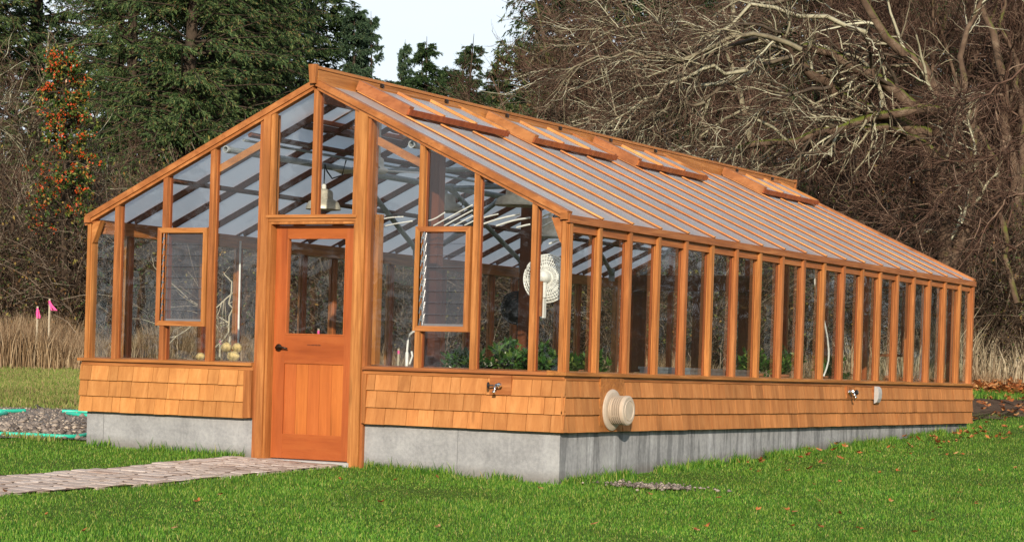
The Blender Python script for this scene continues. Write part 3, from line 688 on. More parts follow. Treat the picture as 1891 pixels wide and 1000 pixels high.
# gable tie strips beside the door posts
for s in (1, -1):
    xa, xb = (XC+s*.60, XC+s*1.06)
    b = MB(); za, zb = roofz(xa)-.20, roofz(xb)-.20
    b.beam((xa, .075, za-.03), (xb, .075, zb-.03), (0, .02, 0), (0, 0, .034)); part('gable_tie', WR, b)
# inside posts
for q in (at(797, 600, 1, .75), at(972, 600, 1, 2.55)):
    zt = roofz(q[0])-.16; b = MB(); b.box(q[0]-.065, q[0]+.065, q[1]-.05, q[1]+.05, .03, zt); part('inner_post', WIN, b)
b = MB(); x0, x1 = at(1165, 500, 1, LEN-.2)[0], at(1402, 500, 1, LEN-.2)[0]
b.box(x0, x1, LEN-.20, LEN-.15, 1.93, 2.14)
for u0, u1 in ((1168, 1192), (1278, 1309), (1363, 1400)):
    b.box(at(u0, 500, 1, LEN-.2)[0], at(u1, 500, 1, LEN-.2)[0], LEN-.145, LEN-.11, .85, 1.93)
part('end_wall_boarding', WIN, b)
b = MB(); xa, xb = at(1622, 600, 1, LEN-.15)[0], at(1668, 600, 1, LEN-.15)[0]
b.box(xa, xb, LEN-.14, LEN-.11, 1.14, 1.175); b.box(xa, xb, LEN-.14, LEN-.11, 1.99, 2.02); b.box(xb-.03, xb, LEN-.14, LEN-.11, 1.176, 1.99); part('end_window_frame', WIN, b)
# ---------------------------------------------------------------- things inside the greenhouse
def sub(o, name, mat, mb, **k): return mb.build(name, mat, o, **k)
def lamp(p, R, label, cord=.35):
    e = empty('pendant_lamp', p, label, 'lamp', 'pendant lamps under the roof'); x, y, z = p; sg = -1 if x > XC else 1; cord = min(cord, roofz(x)-.10-z-.27)
    b = MB(); b.lathe(p, (0, 0, 1), [(R, 0), (R*1.0, .006), (R*.97, .03), (R*.86, .07), (R*.66, .090), (R*.54, .098), (R*.52, .165), (R*.40, .185), (.03, .195), (.025, .195), (R*.36, .10), (R*.84, .064), (R*.96, .0)], 40)
    sub(e, 'lamp_shade', LAMPM, b, smooth=True)
    b = MB(); b.lathe(p, (0, 0, 1), [(0, .192), (.022, .192), (.022, .228), (.012, .24), (0, .24)], 12); sub(e, 'lamp_cap', WHITEP, b)
    b = MB(); b.tube([(x, y, z+.235), (x+.004, y, z+.27+cord)], .006, 6); b.tube([(x+.004, y, z+.26+cord), (x+sg*.03, y, z+.20+cord), (x+sg*.09, y, z+.13+cord), (x+sg*.2, y, z+.16+cord), (x+sg*.24, y, min(z+.30+cord, roofz(x+sg*.24)-.09))], .007, 6); sub(e, 'cord', BLACKM, b)
    b = MB(); b.lathe((x, y, z+.05), (0, 0, 1), [(0, -.03), (.04, -.02), (.05, .02), (.03, .06), (0, .06)], 14); sub(e, 'bulb', WHITEP, b, smooth=True)
    return e
lamp(at(597, 387, 1, 1.5), .165, 'large pale aluminium bell lamp hanging above the door', .16)
lamp(at(822, 391, 1, 4.1), .20, 'dark bell lamp behind the right-hand louvre window top')
lamp(at(956, 380, 1, 1.9), .21, 'big grey bell lamp close under the roof edge right of the braces', .1)
lamp(at(1016, 438, 1, 3.8), .21, 'dark grey bell lamp above the white wall fan')
fp = at(700, 318, 1, 1.55); fan = empty('ceiling_fan', fp, 'white ceiling fan with long flat blades on a thin down rod', 'ceiling fan')
x, y, z = fp
b = MB(); b.tube([(x, y, z+.12), (x, y, z+.62)], .011, 10); sub(fan, 'down_rod', WHITEP, b)
b = MB(); b.lathe((x, y, z), (0, 0, 1), [(0, -.02), (.06, -.015), (.085, .01), (.085, .03), (.045, .05), (.042, .12), (.02, .14), (0, .14)], 24); sub(fan, 'motor', WHITEP, b, smooth=True)
for an in (rad(172), rad(292), rad(52)):
    b = MB(); d = np.array([math.cos(an), math.sin(an), .0]); n = np.array([-d[1], d[0], .22]); c = np.array([x, y, z+.02])
    b.beam(c+d*.08, c+d*.16, n*.018, (0, 0, .004)); b.hexa([c+d*.15-n*.04-(0, 0, .003), c+d*.15+n*.04-(0, 0, .003), c+d*.15+n*.04+(0, 0, .003), c+d*.15-n*.04+(0, 0, .003)],
        [c+d*.52-n*.065-(0, 0, .003), c+d*.52+n*.065-(0, 0, .003), c+d*.52+n*.065+(0, 0, .003), c+d*.52-n*.065+(0, 0, .003)]); sub(fan, 'blade', WHITEP, b)
def wallfan(p, R, mat, label, face=(.15, -1, -.05), motor=WHITEP):
    e = empty('wall_fan', p, label, 'fan'); p = np.array(p); a = nrm(np.array(face, float)); u = nrm(np.cross(a, (0, 0, 1.))); v = np.cross(u, a)
    b = MB()
    for sgn, depth in ((1, .05), (-1, .05)):
        for i in range(44):
            t = 2*math.pi*i/44; r_ = u*math.cos(t)+v*math.sin(t); b.tube([p+a*sgn*depth+r_*.05, p+a*sgn*depth*.95+r_*R*.6, p+a*sgn*depth*.45+r_*R*.93, p+r_*R], .0040, 4, False)
        for rr, dd in ((.3, 1), (.5, .97), (.68, .85), (.8, .7), (.9, .5)):
            b.tube([p+a*sgn*depth*dd+(u*math.cos(t)+v*math.sin(t))*R*rr for t in np.linspace(0, 2*math.pi, 29)], .0045, 4, False)
    b.tube([p+(u*math.cos(t)+v*math.sin(t))*R for t in np.linspace(0, 2*math.pi, 37)], .008, 6, False); sub(e, 'guard', mat, b)
    b = MB(); b.lathe(p, a, [(0, .052), (.05, .055), (.055, .05), (.05, .045)], 24); b.lathe(p, -a, [(.045, .02), (.055, .05), (.05, .12), (.03, .15), (0, .155)], 24); sub(e, 'motor', motor, b, smooth=True)
    for k in range(4):
        b = MB(); t = k*math.pi/2+.4; r_ = u*math.cos(t)+v*math.sin(t); s_ = -u*math.sin(t)+v*math.cos(t)
        b.hexa([p+r_*.03-s_*.03-a*.012, p+r_*.03+s_*.03+a*.004, p+r_*.03+s_*.03+a*.007, p+r_*.03-s_*.03-a*.009], [p+r_*R*.85-s_*.07-a*.02, p+r_*R*.85+s_*.07+a*.015, p+r_*R*.85+s_*.07+a*.018, p+r_*R*.85-s_*.07-a*.017]); sub(e, 'blade', mat, b)
    b = MB(); q = p-a*.10; b.tube([q+(0, 0, -.02), q+(0, 0, -.17)], .028, 12); b.box(q[0]-.016, q[0]+.016, q[1]-.01, q[1]+.03, q[2]-.34, q[2]-.16); sub(e, 'bracket', motor, b); return e
wf = at(1010, 514, 1, .55)
wallfan(wf, .20, WHITEP, 'white wire-caged fan on the near corner post inside the glass', (-.22, 1, -.08))
b = MB(); fb = at(994, 550, 1, .30); b.box(fb[0]-.035, fb[0]+.035, .29, .315, fb[2]-.15, fb[2]+.14); part('fan_board', WR, b)
wallfan(at(955, 568, 1, 4.4), .17, BLACKM, 'dark round fan seen dimly behind the white one', (.3, -1, 0), BLACKM)
# benches
BEN = simple('bench_slats', (.16, .09, .05), .8)
def bench(x0, x1, y0, y1, h, label):
    e = empty('potting_bench', ((x0+x1)/2, (y0+y1)/2, .03), label, 'bench', 'benches along the glass')
    b = MB(); n = int((x1-x0)/.09)
    for i in range(n): b.box(x0+i*(x1-x0)/n, x0+i*(x1-x0)/n+.075, y0, y1, h-.02, h)
    sub(e, 'bench_top', BEN, b)
    for xx in (x0+.04, x1-.04):
        for yy in (y0+.06, y1-.06): b = MB(); b.box(xx-.025, xx+.025, yy-.025, yy+.025, .03, h-.0205); sub(e, 'leg', BEN, b)
bench(-4.7, -3.15, .25, .85, .80, 'slatted bench left of the door carrying the round sponge balls')
bench(-1.75, -.2, .22, .85, .70, 'slatted bench right of the door carrying the leafy citrus plants')
bench(-.95, -.2, 1.1, 10.3, .74, 'long slatted bench running down the right side wall')
# sponge balls
def ball(p, r, label, sq=(1, 1, 1), seed=0):
    rg = np.random.default_rng(seed); V = []; F = []; k, n = 22, 14
    for i in range(n+1):
        ph = math.pi*i/n
        for j in range(k): t = 2*math.pi*j/k; V.append([math.sin(ph)*math.cos(t), math.sin(ph)*math.sin(t), math.cos(ph)])
    V = np.array(V); B = rg.normal(size=(9, 3))*3; amp = sum(np.sin(V@bb+i) for i, bb in enumerate(B))/9
    V = V*(1+.13*amp[:, None]+rg.normal(0, .018, (len(V), 1)))*r*np.array(sq)+np.array(p)
    for i in range(n):
        for j in range(k): F.append((i*k+j, i*k+(j+1) % k, (i+1)*k+(j+1) % k, (i+1)*k+j))
    mb = MB(); mb.add(V, F); o = mb.build('sponge_ball', MOSSY); me = o.data; c = Vector([float(q) for q in p]); me.transform(Matrix.Translation(-c)); o.location = c
    return tag(o, label, 'ball', 'sponge-like balls on the left bench')
ball(at(418, 641, 1, .42), .047, 'round tan sponge ball, middle of the three beside the door', seed=1)
ball(at(438, 642, 1, .40), .044, 'pale sponge ball stacked highest beside the door', seed=2)
ball(at(431, 658, 1, .36), .052, 'elongated tan sponge ball leaning under the paler one', (1.2, 1, .95), 3)
ball(at(399, 662, 1, .40), .034, 'small sponge lump half hidden at the sill', (1.3, 1, .7), 4)
ball(at(370, 658, 1, .40), .042, 'single sponge ball below the left louvre window', (1, 1, .9), 5)
# plants
CIT = leafmat('citrus_leaf', [(0, (.015, .045, .010)), (.45, (.035, .10, .018)), (.8, (.08, .18, .03)), (1, (.2, .26, .06))], .35, .25, .2)
STEM = simple('green_stem', (.10, .12, .04), .7)
FLW = simple('white_blossom', (.8, .78, .62), .6)
POT = simple('terracotta_pot', (.35, .13, .06), .8)
def plant(u, v, yy, h, r, label, n=16, seed=0, zb=.72, fl=10):
    q = at(u, v, 1, yy); base = np.array([q[0], q[1], zb]); e = empty('citrus_plant', base, label, 'potted plant', 'leafy plants on the right bench')
    rg = np.random.default_rng(seed); l = Vector([float(c) for c in base])
    def fix(o): o.data.transform(Matrix.Translation(-l)); return o
    d = nrm(np.column_stack([rg.normal(0, .55, n), rg.normal(0, .55, n), np.ones(n)])); o_ = np.tile(base+np.array([0, 0, .1]), (n, 1))
    P, R = grow(o_, d, rg.uniform(.4, .85, n)*h, np.full(n, .005), .4, 7, rg, .12); P2, R2 = spawn(P, R, 3, .4, .9, 1., r*.4, r*.9, .7, 4, rg)
    fix(tubes_obj('stem', [(P, R), (P2, R2)], STEM, e))
    cs = []; ds = []
    for A, RR, m in ((P, R, 11), (P2, R2, 8)):
        c, T, _ = along(A, RR, rg.uniform(.3, 1, (len(A), m))); cs.append(c.reshape(-1, 3)); ds.append(nrm(T+rg.normal(0, .8, c.shape)).reshape(-1, 3))
    c, d = np.concatenate(cs), np.concatenate(ds); fix(quads_obj('foliage', leaf_quads(c, d, rg.uniform(.05, .095, len(c)), .016, rg, .5), CIT, e))
    if fl:
        i = rg.integers(0, len(c), fl); fix(quads_obj('blossom', np.concatenate([leaf_quads(c[i]+rg.normal(0, .008, (fl, 3)), nrm(rg.normal(size=(fl, 3))), .028, .009, rg) for _ in range(5)]), FLW, e))
    b = MB(); b.lathe((base[0], base[1], zb), (0, 0, 1), [(0, 0), (.07, 0), (.10, .13), (.108, .13), (.108, .155), (.09, .155), (.09, .13), (0, .13)], 20); b.build('pot', POT, e)
plant(848, 660, .50, .30, .2, 'low plant under the right-hand louvre window', 12, 1, .64, 3)
plant(890, 660, .45, .30, .16, 'small sprig of leaves with a white bud between two mullions', 7, 2, .62, 3)
plant(940, 660, .45, .44, .22, 'tallest leafy plant with white blossoms, left of the caged fan', 18, 3, .66, 16)
plant(1000, 665, .40, .42, .20, 'yellow-green plant directly below the caged fan', 18, 4, .64, 2)
plant(1030, 670, .60, .36, .20, 'dark leafy plant in the near corner of the glass', 16, 5, .62, 0)
plant(1085, 680, 1.3, .26, .2, 'leafy plant seen through the first side panes', 12, 6, .7, 0)
plant(1395, 690, 6.6, .42, .25, 'broad-leaved plant seen through the middle side panes', 14, 7, .72, 0)
plant(1440, 690, 7.2, .46, .25, 'broad-leaved plant left of the curved white hose', 14, 8, .72, 0)
plant(1535, 690, 8.6, .36, .25, 'bright green plant right of the curved white hose', 12, 9, .72, 0)
# faucet
q = at(751, 672, 1, .40); x, y, z = q
e = empty('gooseneck_faucet', (x, y, .84), 'white gooseneck faucet left of the right-hand louvre window', 'faucet')
b = MB(); p_ = [(x, y, .76), (x, y, .98), (x+.004, y, 1.06), (x+.022, y, 1.115), (x+.06, y, 1.14), (x+.10, y, 1.135), (x+.12, y, 1.09)]; b.tube(p_, .010, 10); b.tube([(x, y, .76), (x, y, .96)], .014, 10); b.build('spout', WHITEP, e, smooth=True)
b = MB(); b.tube([(x+.03, y, .86), (x+.055, y, .93), (x+.045, y, .97)], .008, 8); b.build('lever', WHITEP, e)
# trays on the side bench
for (u, y0, label) in ((1262, 3.5, 'shallow galvanised tray on the side bench, nearer one'), (1325, 4.6, 'shallow galvanised tray on the side bench, farther one')):
    q = at(u, 690, 0, -.5); y0 = q[1]; b = MB(); hx_, hy, z0, z1, t = .26, .42, .742, .90, .012
    b.box(-.5-hx_, -.5+hx_, y0-hy, y0+hy, z0, z0+t); b.box(-.5-hx_, -.5-hx_+t, y0-hy, y0+hy, z0+t, z1); b.box(-.5+hx_-t, -.5+hx_, y0-hy, y0+hy, z0+t, z1)
    b.box(-.5-hx_+t, -.5+hx_-t, y0-hy, y0-hy+t, z0+t, z1); b.box(-.5-hx_+t, -.5+hx_-t, y0+hy-t, y0+hy, z0+t, z1)
    for yy in (y0-hy-.012, y0+hy): b.box(-.5-hx_-.012, -.5+hx_+.012, yy, yy+.012, z1-.02, z1+.004)
    for xx in (-.5-hx_-.012, -.5+hx_): b.box(xx, xx+.012, y0-hy, y0+hy, z1-.02, z1+.003)
    tag(b.build('metal_tray', TRAY), label, 'tray')
# white hoses and cords
def wtube(pts, r, name, label, cat, mat=WHITEP, group=None, k=8):
    b = MB(); P = [np.array(p) for p in pts]
    for _ in range(2):
        Q = [P[0]]
        for a, c in zip(P[:-1], P[1:]): Q += [a*.75+c*.25, a*.25+c*.75]
        P = Q+[P[-1]]
    b.tube(P, r, k); return tag(b.build(name, mat, smooth=True), label, cat, group)
wtube([at(u, v, 0, -.14) for u, v in ((1505, 482), (1504, 520), (1510, 550), (1522, 590), (1531, 640), (1530, 670), (1521, 694))], .010, 'white_hose', 'white hose that bows outward behind the side glass', 'hose')
wtube([at(u, v, 0, -.14) for u, v in ((1703, 515), (1707, 540), (1704, 600), (1703, 660), (1699, 702))], .009, 'white_hose', 'nearly straight white hose close to the far end of the side wall', 'hose')
wtube([at(u, v, 0, -.14) for u, v in ((1252, 440), (1257, 470), (1254, 540), (1252, 620), (1248, 690))], .010, 'white_hose', 'straight white hose behind the third side pane group, over the nearer tray', 'hose')
wtube([at(u, v, 0, -4.80) for u, v in ((444, 445), (443, 500), (441, 580), (440, 640))], .010, 'white_hose', 'thin white hose hanging down the far wall left of the door', 'hose')
q0 = at(640, 232, 1, 1.5)
wtube([at(u, v, 1, 1.6) for u, v in ((655, 222), (646, 232), (646, 250), (652, 257), (659, 250), (658, 232), (652, 222))], .011, 'cable_loop', 'black cable loop hanging from the ridge beside the door post', 'cable', BLACKM)
# white rods under the eave (clean-cut ends, slightly sagging)
RODS = [((690, 411), (712, 402), (745, 400)), ((700, 420), (728, 413), (762, 408)), ((783, 408), (800, 406), (822, 392)), ((800, 417), (835, 398), (873, 378)), ((820, 417), (850, 400), (873, 388)),
        ((838, 417), (855, 408), (874, 398)), ((858, 416), (868, 411), (876, 407)), ((886, 404), (903, 399), (920, 395)), ((885, 416), (920, 404), (960, 395)), ((916, 417), (950, 406), (979, 402)),
        ((954, 420), (965, 417), (979, 414)), ((992, 386), (1003, 381), (1020, 378)), ((992, 405), (1010, 396), (1026, 389)), ((992, 424), (1012, 413), (1034, 404)), ((1014, 450), (1026, 445), (1038, 441))]
for i, r_ in enumerate(RODS):
    wtube([at(u, v, 1, .30+.02*(i % 3)) for u, v in r_], .0085 if i > 7 else .006, 'white_rod', '%s white plastic rod from the left, slanting under the roof behind the front glass' % ('first second third fourth fifth sixth seventh eighth ninth tenth eleventh twelfth thirteenth fourteenth fifteenth'.split()[i]), 'rod', WHITEP, 'white rods under the roof', 6)
# ---------------------------------------------------------------- path
PAV = simple('paver_stone', (.42, .345, .30), .9, var=.25, scale=5, bstr=.5)
def pavmat():
    m, t, o = newmat('path_pavers'); v = coords(t, (1, 1, 1)); isl = island(t)
    col = ramp(t, [(0, (.28, .18, .13)), (.3, (.44, .335, .27)), (.7, (.54, .435, .37)), (.86, (.62, .52, .455)), (.93, (.36, .22, .15)), (1., (.30, .18, .12))], isl).outputs[0]
    n = noise(t, v, 14, 6, .7); col = mixc(t, .45, col, ramp(t, [(.3, (.25, .19, .15)), (.6, (.55, .49, .45))], n).outputs[0])
    finish(t, o, col, .9, n, .5, .01, .2); return m
EL = [ground_px(*q) for q in [(430, 845), (380, 850), (300, 858), (200, 868), (100, 876), (0, 882), (-200, 895), (-500, 925)]]
ER = [ground_px(*q) for q in [(690, 861), (620, 862), (550, 868), (450, 878), (300, 894), (150, 905), (0, 915), (-200, 930), (-500, 965)]]
EL = np.array(EL); ER = np.array(ER)
def edge(E, y): o = np.argsort(E[:, 1]); return np.interp(y, E[o, 1], E[o, 0])
ymin = max(EL[:, 1].min(), ER[:, 1].min())
def make_path():
    rg = random.Random(5); mb = MB(); y = -.04
    while y > ymin:
        dy = rg.uniform(.15, .20); x0, x1 = edge(EL, y), edge(ER, y); x = x0+rg.uniform(-.06, .03)
        while x < x1-.03:
            wx = rg.choice([.13, .16, .2, .25])*rg.uniform(.9, 1.1); a, e = x, min(x+wx, x1+.04); x += wx
            if e-a < .05: continue
            g = .017; j = lambda: rg.uniform(-.016, .016); zt = .010+rg.uniform(-.0025, .0025)
            q = [(a+g+j(), y-dy+g+j()), (e-g+j(), y-dy+g+j()), (e-g+j(), y-g+j()), (a+g+j(), y-g+j())]
            cx, cy = (a+e)/2, y-dy/2
            bot = [(p[0], p[1], float(hgt(*p))-.04) for p in q]; mid = [(p[0], p[1], float(hgt(*p))+zt-.006+.012) for p in q]
            top = [(cx+(p[0]-cx)*.93, cy+(p[1]-cy)*.9, float(hgt(*p))+zt+.012) for p in q]
            n = len(mb.v); mb.add(bot+mid+top, [(3, 2, 1, 0)]+[(i, (i+1) % 4, 4+(i+1) % 4, 4+i) for i in range(4)]+[(4+i, 4+(i+1) % 4, 8+(i+1) % 4, 8+i) for i in range(4)]+[(8, 9, 10, 11)])
        y -= dy
    o = mb.build('path', pavmat()); o['kind'] = 'structure'
    ring = list(EL[::1])+list(ER[::-1]); 
    mb = MB(); ys = np.linspace(-.02, ymin, 60); V = []
    for yy in ys: V += [(edge(EL, yy)-.03, yy, float(hgt(edge(EL, yy), yy))+.006+.01), (edge(ER, yy)+.03, yy, float(hgt(edge(ER, yy), yy))+.006+.01)]
    mb.add(V, [(2*i, 2*i+1, 2*i+3, 2*i+2) for i in range(59)]); o = mb.build('path_bed', simple('path_sand', (.13, .075, .045), .95, var=.3, scale=8)); o['kind'] = 'structure'
make_path()
def on_path(x, y): return (y < .02) & (y > ymin) & (x > edge(EL, y)+.0) & (x < edge(ER, y)-.0)
# ---------------------------------------------------------------- hoses, stakes
def hose(px, r, label, zlift=0):
    P = []
    for u, v in px: g = ground_px(u, v); P.append(g+np.array([0, 0, r+.012+zlift]))
    return wtube(P, r, 'green_hose', label, 'hose', TEAL, 'teal hoses lying on the gravel', 10)
hose([(-120, 799), (-60, 803), (0, 806), (60, 808), (110, 811), (150, 811), (175, 803)], .019, 'long straight teal hose lying in front of the gravel')
hose([(46, 763), (20, 764), (0, 764), (-60, 762), (-90, 768), (-60, 776), (-20, 774), (5, 770), (14, 768), (5, 765.5), (-20, 766)], .021, 'teal hose with a loop at the left end of the gravel')
hose([(115, 764), (135, 764.5), (160, 765), (185, 766), (200, 769), (185, 773), (160, 772), (138, 770), (124, 767.5)], .020, 'folded teal hose beside the left corner of the concrete')
def stake(u, v, D, h, label, lean=.0, rib=True):
    g = ground_at(u, D); e = empty('survey_stake', g, label, 'stake', 'marker stakes with pink ribbon'); x, y, z = g
    zt = ptD(u, v, D)[2]
    b = MB(); b.box(x-.013, x+.013, y-.008, y+.008, z-.05, zt); b.build('stake', STAKE, e)
    b = MB(); rg = random.Random(int(u))
    for k in range(3 if rib else 0):
        p = np.array([x+.02, y-.02, zt-.05]); pts = [p]
        for i in range(5): p = p+np.array([rg.uniform(-.012, .016)+lean*.5, rg.uniform(-.01, .01), -.028]); pts.append(p)
        for a, c in zip(pts[:-1], pts[1:]): b.beam(a, c, (.012, .004, 0), (0, .002, 0))
    b.tube([(x, y, zt-.08), (x, y, zt-.03)], .018, 8); b.build('ribbon', PINK, e)
stake(66, 565, 36, 1.2, 'stake with pink ribbon left of the greenhouse, shorter flag')
stake(88, 551, 36.4, 1.4, 'leaning pink ribbon flag, nearer the greenhouse corner', .03)
stake(405, 625, 34, .6, 'pale stake with a pink band seen through the left glass by the balls', 0, False)
stake(735, 643, 33, .5, 'short pink-tied stake seen through glass beside the faucet', 0, False)
stake(586, 606, 33, .7, 'white stake seen through the glass of the door', 0, False)
# ---------------------------------------------------------------- grass
def blades(name, X, Y, H, mat, rng, wd=.0022, lean=.35, lift=0):
    Z = hgt(X, Y)+lift; n = len(X); a = rng.uniform(0, 2*math.pi, n); s = np.stack([np.cos(a), np.sin(a), np.zeros(n)], -1); b = rng.uniform(0, 2*math.pi, n)
    l = np.stack([np.cos(b), np.sin(b), np.zeros(n)], -1)*(lean*H*rng.uniform(.3, 1.6, n))[:, None]
    P = np.stack([X, Y, Z], -1); wv = s*(np.broadcast_to(wd, (n,))*rng.uniform(.7, 1.4, n))[:, None]; up = np.array([0, 0, 1.])
    m = P+up*(H*.55)[:, None]+l*.3; t = P+up*H[:, None]+l
    V = np.stack([P-wv, P+wv, m+wv*.8, m-wv*.8, t], 1).reshape(-1, 3); i = np.arange(n)*5
    L_ = np.stack([i, i+1, i+2, i+3, i+3, i+2, i+4], -1).ravel(); st = np.stack([np.arange(n)*7, np.arange(n)*7+4], -1).ravel(); tt = np.tile([4, 3], n)
    o = mesh_arrays(name, V, L_, st, tt, mat); return o
LAWN = leafmat('lawn_blade', [(0, (.035, .11, .010)), (.4, (.078, .21, .017)), (.74, (.16, .32, .030)), (.93, (.30, .40, .06)), (1, (.48, .42, .15))], .55, .35, .55, 1.0)
def clumps(n, x0, x1, y0, y1, rng): return rng.uniform(x0, x1, n), rng.uniform(y0, y1, n)
rng = np.random.default_rng(11)
def lawn(n, x0, x1, y0, y1, keep, hmin, hmax, name, mat, wd, kindlabel, seed):
    rng = np.random.default_rng(seed); X, Y = clumps(n, x0, x1, y0, y1, rng)
    k = keep(X, Y, rng); X, Y = X[k], Y[k]
    pat = .5+.5*np.sin(X*2.1+1.3*np.sin(Y*1.7))*np.sin(Y*2.6+1.1*np.sin(X*1.9)); H = rng.uniform(hmin, hmax, len(X))*(.7+.6*pat)*(1+.5*(rng.random(len(X)) > .96))
    o = blades(name, X, Y, H, mat, rng, wd); tag(o, None, None, None, 'stuff'); return o
inside = lambda X, Y: (X > -W+.02) & (X < -.02) & (Y > .02) & (Y < LEN-.02)
VD = np.array([AX_F[0], AX_F[1]]); VD /= np.linalg.norm(VD); VR = np.array([VD[1], -VD[0]])
def view(X, Y):
    dx, dy = X-CAM[0], Y-CAM[1]; d = dx*VD[0]+dy*VD[1]; return d, (dx*VR[0]+dy*VR[1])/np.maximum(d, .1)
def keepfront(X, Y, rng):
    d, s = view(X, Y); bare = (np.hypot((X-.62)/.42, (Y-.38)/.22) < 1) & (rng.random(len(X)) < .85)
    return (~inside(X, Y)) & (~on_path(X, Y)) & (d > 11.2) & (abs(s) < .27) & (rng.random(len(X)) < np.clip((15./d)**2, 0, 1)) & ~bare & (Y > -11) & ~((X < -5.0) & (Y > .25))
lawn(2300000, -9, 8, -8, 24, lambda X, Y, r: keepfront(X, Y, r) & (view(X, Y)[0] < 32.2), .012, .029, 'lawn_grass', LAWN, .0024, '', 12)
# taller tufts against the base and path
def tufts():
    rng = np.random.default_rng(4); xs = []; ys = []
    for (a, c, n) in (((-W+.02, 0), (-3.1, 0), 900), ((-1.85, 0), (0, 0), 1500), ((.0, 0), (0, LEN), 7500)):
        t = rng.random(n); a, c = np.array(a), np.array(c); p = a+(c-a)*t[:, None]; off = rng.exponential(.05, n)
        if a[0] == c[0]: p[:, 0] += off
        else: p[:, 1] -= off
        k = np.sin(p[:, 0]*9+p[:, 1]*7.3)+np.sin(p[:, 1]*2.9+p[:, 0]*3)+rng.normal(0, .5, n) > -.4
        xs.append(p[k, 0]); ys.append(p[k, 1])
    X, Y = np.concatenate(xs), np.concatenate(ys); H = rng.uniform(.03, .085, len(X))*(1+.7*(rng.random(len(X)) > .93))
    tag(blades('grass_tufts', X, Y, H, LAWN, rng, .0035, .4), kind='stuff')
tufts()
FIELD = leafmat('field_blade', [(0, (.10, .16, .03)), (.35, (.18, .25, .045)), (.65, (.28, .29, .08)), (.85, (.38, .31, .13)), (1, (.26, .17, .09))], .7, .25, .45, .7)
def keepfield(X, Y, rng):
    d, s = view(X, Y); pat = np.sin(X*.9+np.sin(Y*.8))+np.sin(Y*1.1+1.4*np.sin(X*.5))
    rg_ = (d > 27) & (d < 36) & (abs(s) < .28) & ~inside(X, Y)
    left = (X < -5.2) & (d < 36); grav = (X < -5.0) & (X > -12) & (hgt(X, Y) < .215) & (Y > .1)
    return ((left & (d > 20) & ~grav) | (rg_ & (X < -5))) & (abs(s) < .3) & (rng.random(len(X)) < .35+.65*(pat > -.5))
lawn(900000, -26, -5, 0, 26, keepfield, .03, .075, 'field_grass', FIELD, .006, '', 13)
lawn(160000, -8, 4, 18, 34, lambda X, Y, r: (view(X, Y)[0] > 36.2) & (view(X, Y)[0] < 41) & (abs(view(X, Y)[1]) < .3), .05, .12, 'verge_grass', LAWN, .006, '', 14)
# fallen leaves
FALL = leafmat('fallen_leaf', [(0, (.20, .06, .02)), (.35, (.36, .11, .03)), (.7, (.48, .17, .05)), (1, (.45, .28, .12))], .8, .15, .25)
def leaves(name, n, fx, size, seed, lift=.03):
    rng = np.random.default_rng(seed); X, Y = fx(rng, n); n = len(X); P = np.stack([X, Y, hgt(X, Y)+lift*rng.uniform(.4, 1.6, n)], -1); Q = []
    a0 = rng.uniform(0, 2*math.pi, n)
    for k in range(3):
        a = a0+(k-1)*.8; d = nrm(np.stack([np.cos(a), np.sin(a), rng.uniform(-.1, .75, n)], -1)); Q.append(leaf_quads(P, d, size*rng.uniform(.6, 1.2, n)*(1 if k == 1 else .75), size*.22, rng, .6))
    tag(quads_obj(name, np.concatenate(Q), FALL), kind='stuff')
def fx1(rng, n):
    g = []
    while len(g) < n:
        u, v = rng.uniform(-100, 2000), rng.uniform(800, 1000); p = ground_px(u, v)
        if inside(p[0], p[1]) or on_path(p[0], p[1]) : continue
        if rng.random() < (.25 if u < 1300 else 1) : g.append(p)
    g = np.array(g); return g[:, 0], g[:, 1]
leaves('fallen_leaves', 60, fx1, .055, 3, .045)
def fx2(rng, n):
    c = [ground_px(u, v) for u, v in ((1800, 785), (1812, 802), (1828, 812), (1790, 812), (1765, 826), (1560, 834), (1515, 842), (1460, 866), (1850, 775), (1875, 800), (1700, 822))]
    i = rng.integers(0, len(c), n); c = np.array(c)[i]; return c[:, 0]+rng.normal(0, .22, n), c[:, 1]+rng.normal(0, .32, n)
leaves('fallen_leaves', 80, lambda r, n: (lambda a: (a[0][~inside(*a)], a[1][~inside(*a)]))(fx2(r, n)), .085, 5, .06)
def fx3(rng, n):
    D = rng.uniform(37.5, 43, n); s = rng.uniform(.17, .27, n); p = CAM[:2]+(VD*1)*D[:, None]+VR*(s*D)[:, None]; return p[:, 0], p[:, 1]
leaves('leaf_litter', 2600, fx3, .15, 6, .10)
leaves('leaf_litter', 160, lambda r, n: (lambda D, s: ((CAM[0]+VD[0]*D+VR[0]*s*D), (CAM[1]+VD[1]*D+VR[1]*s*D)))(r.uniform(31, 37, n), r.uniform(.17, .27, n)), .12, 7, .05)
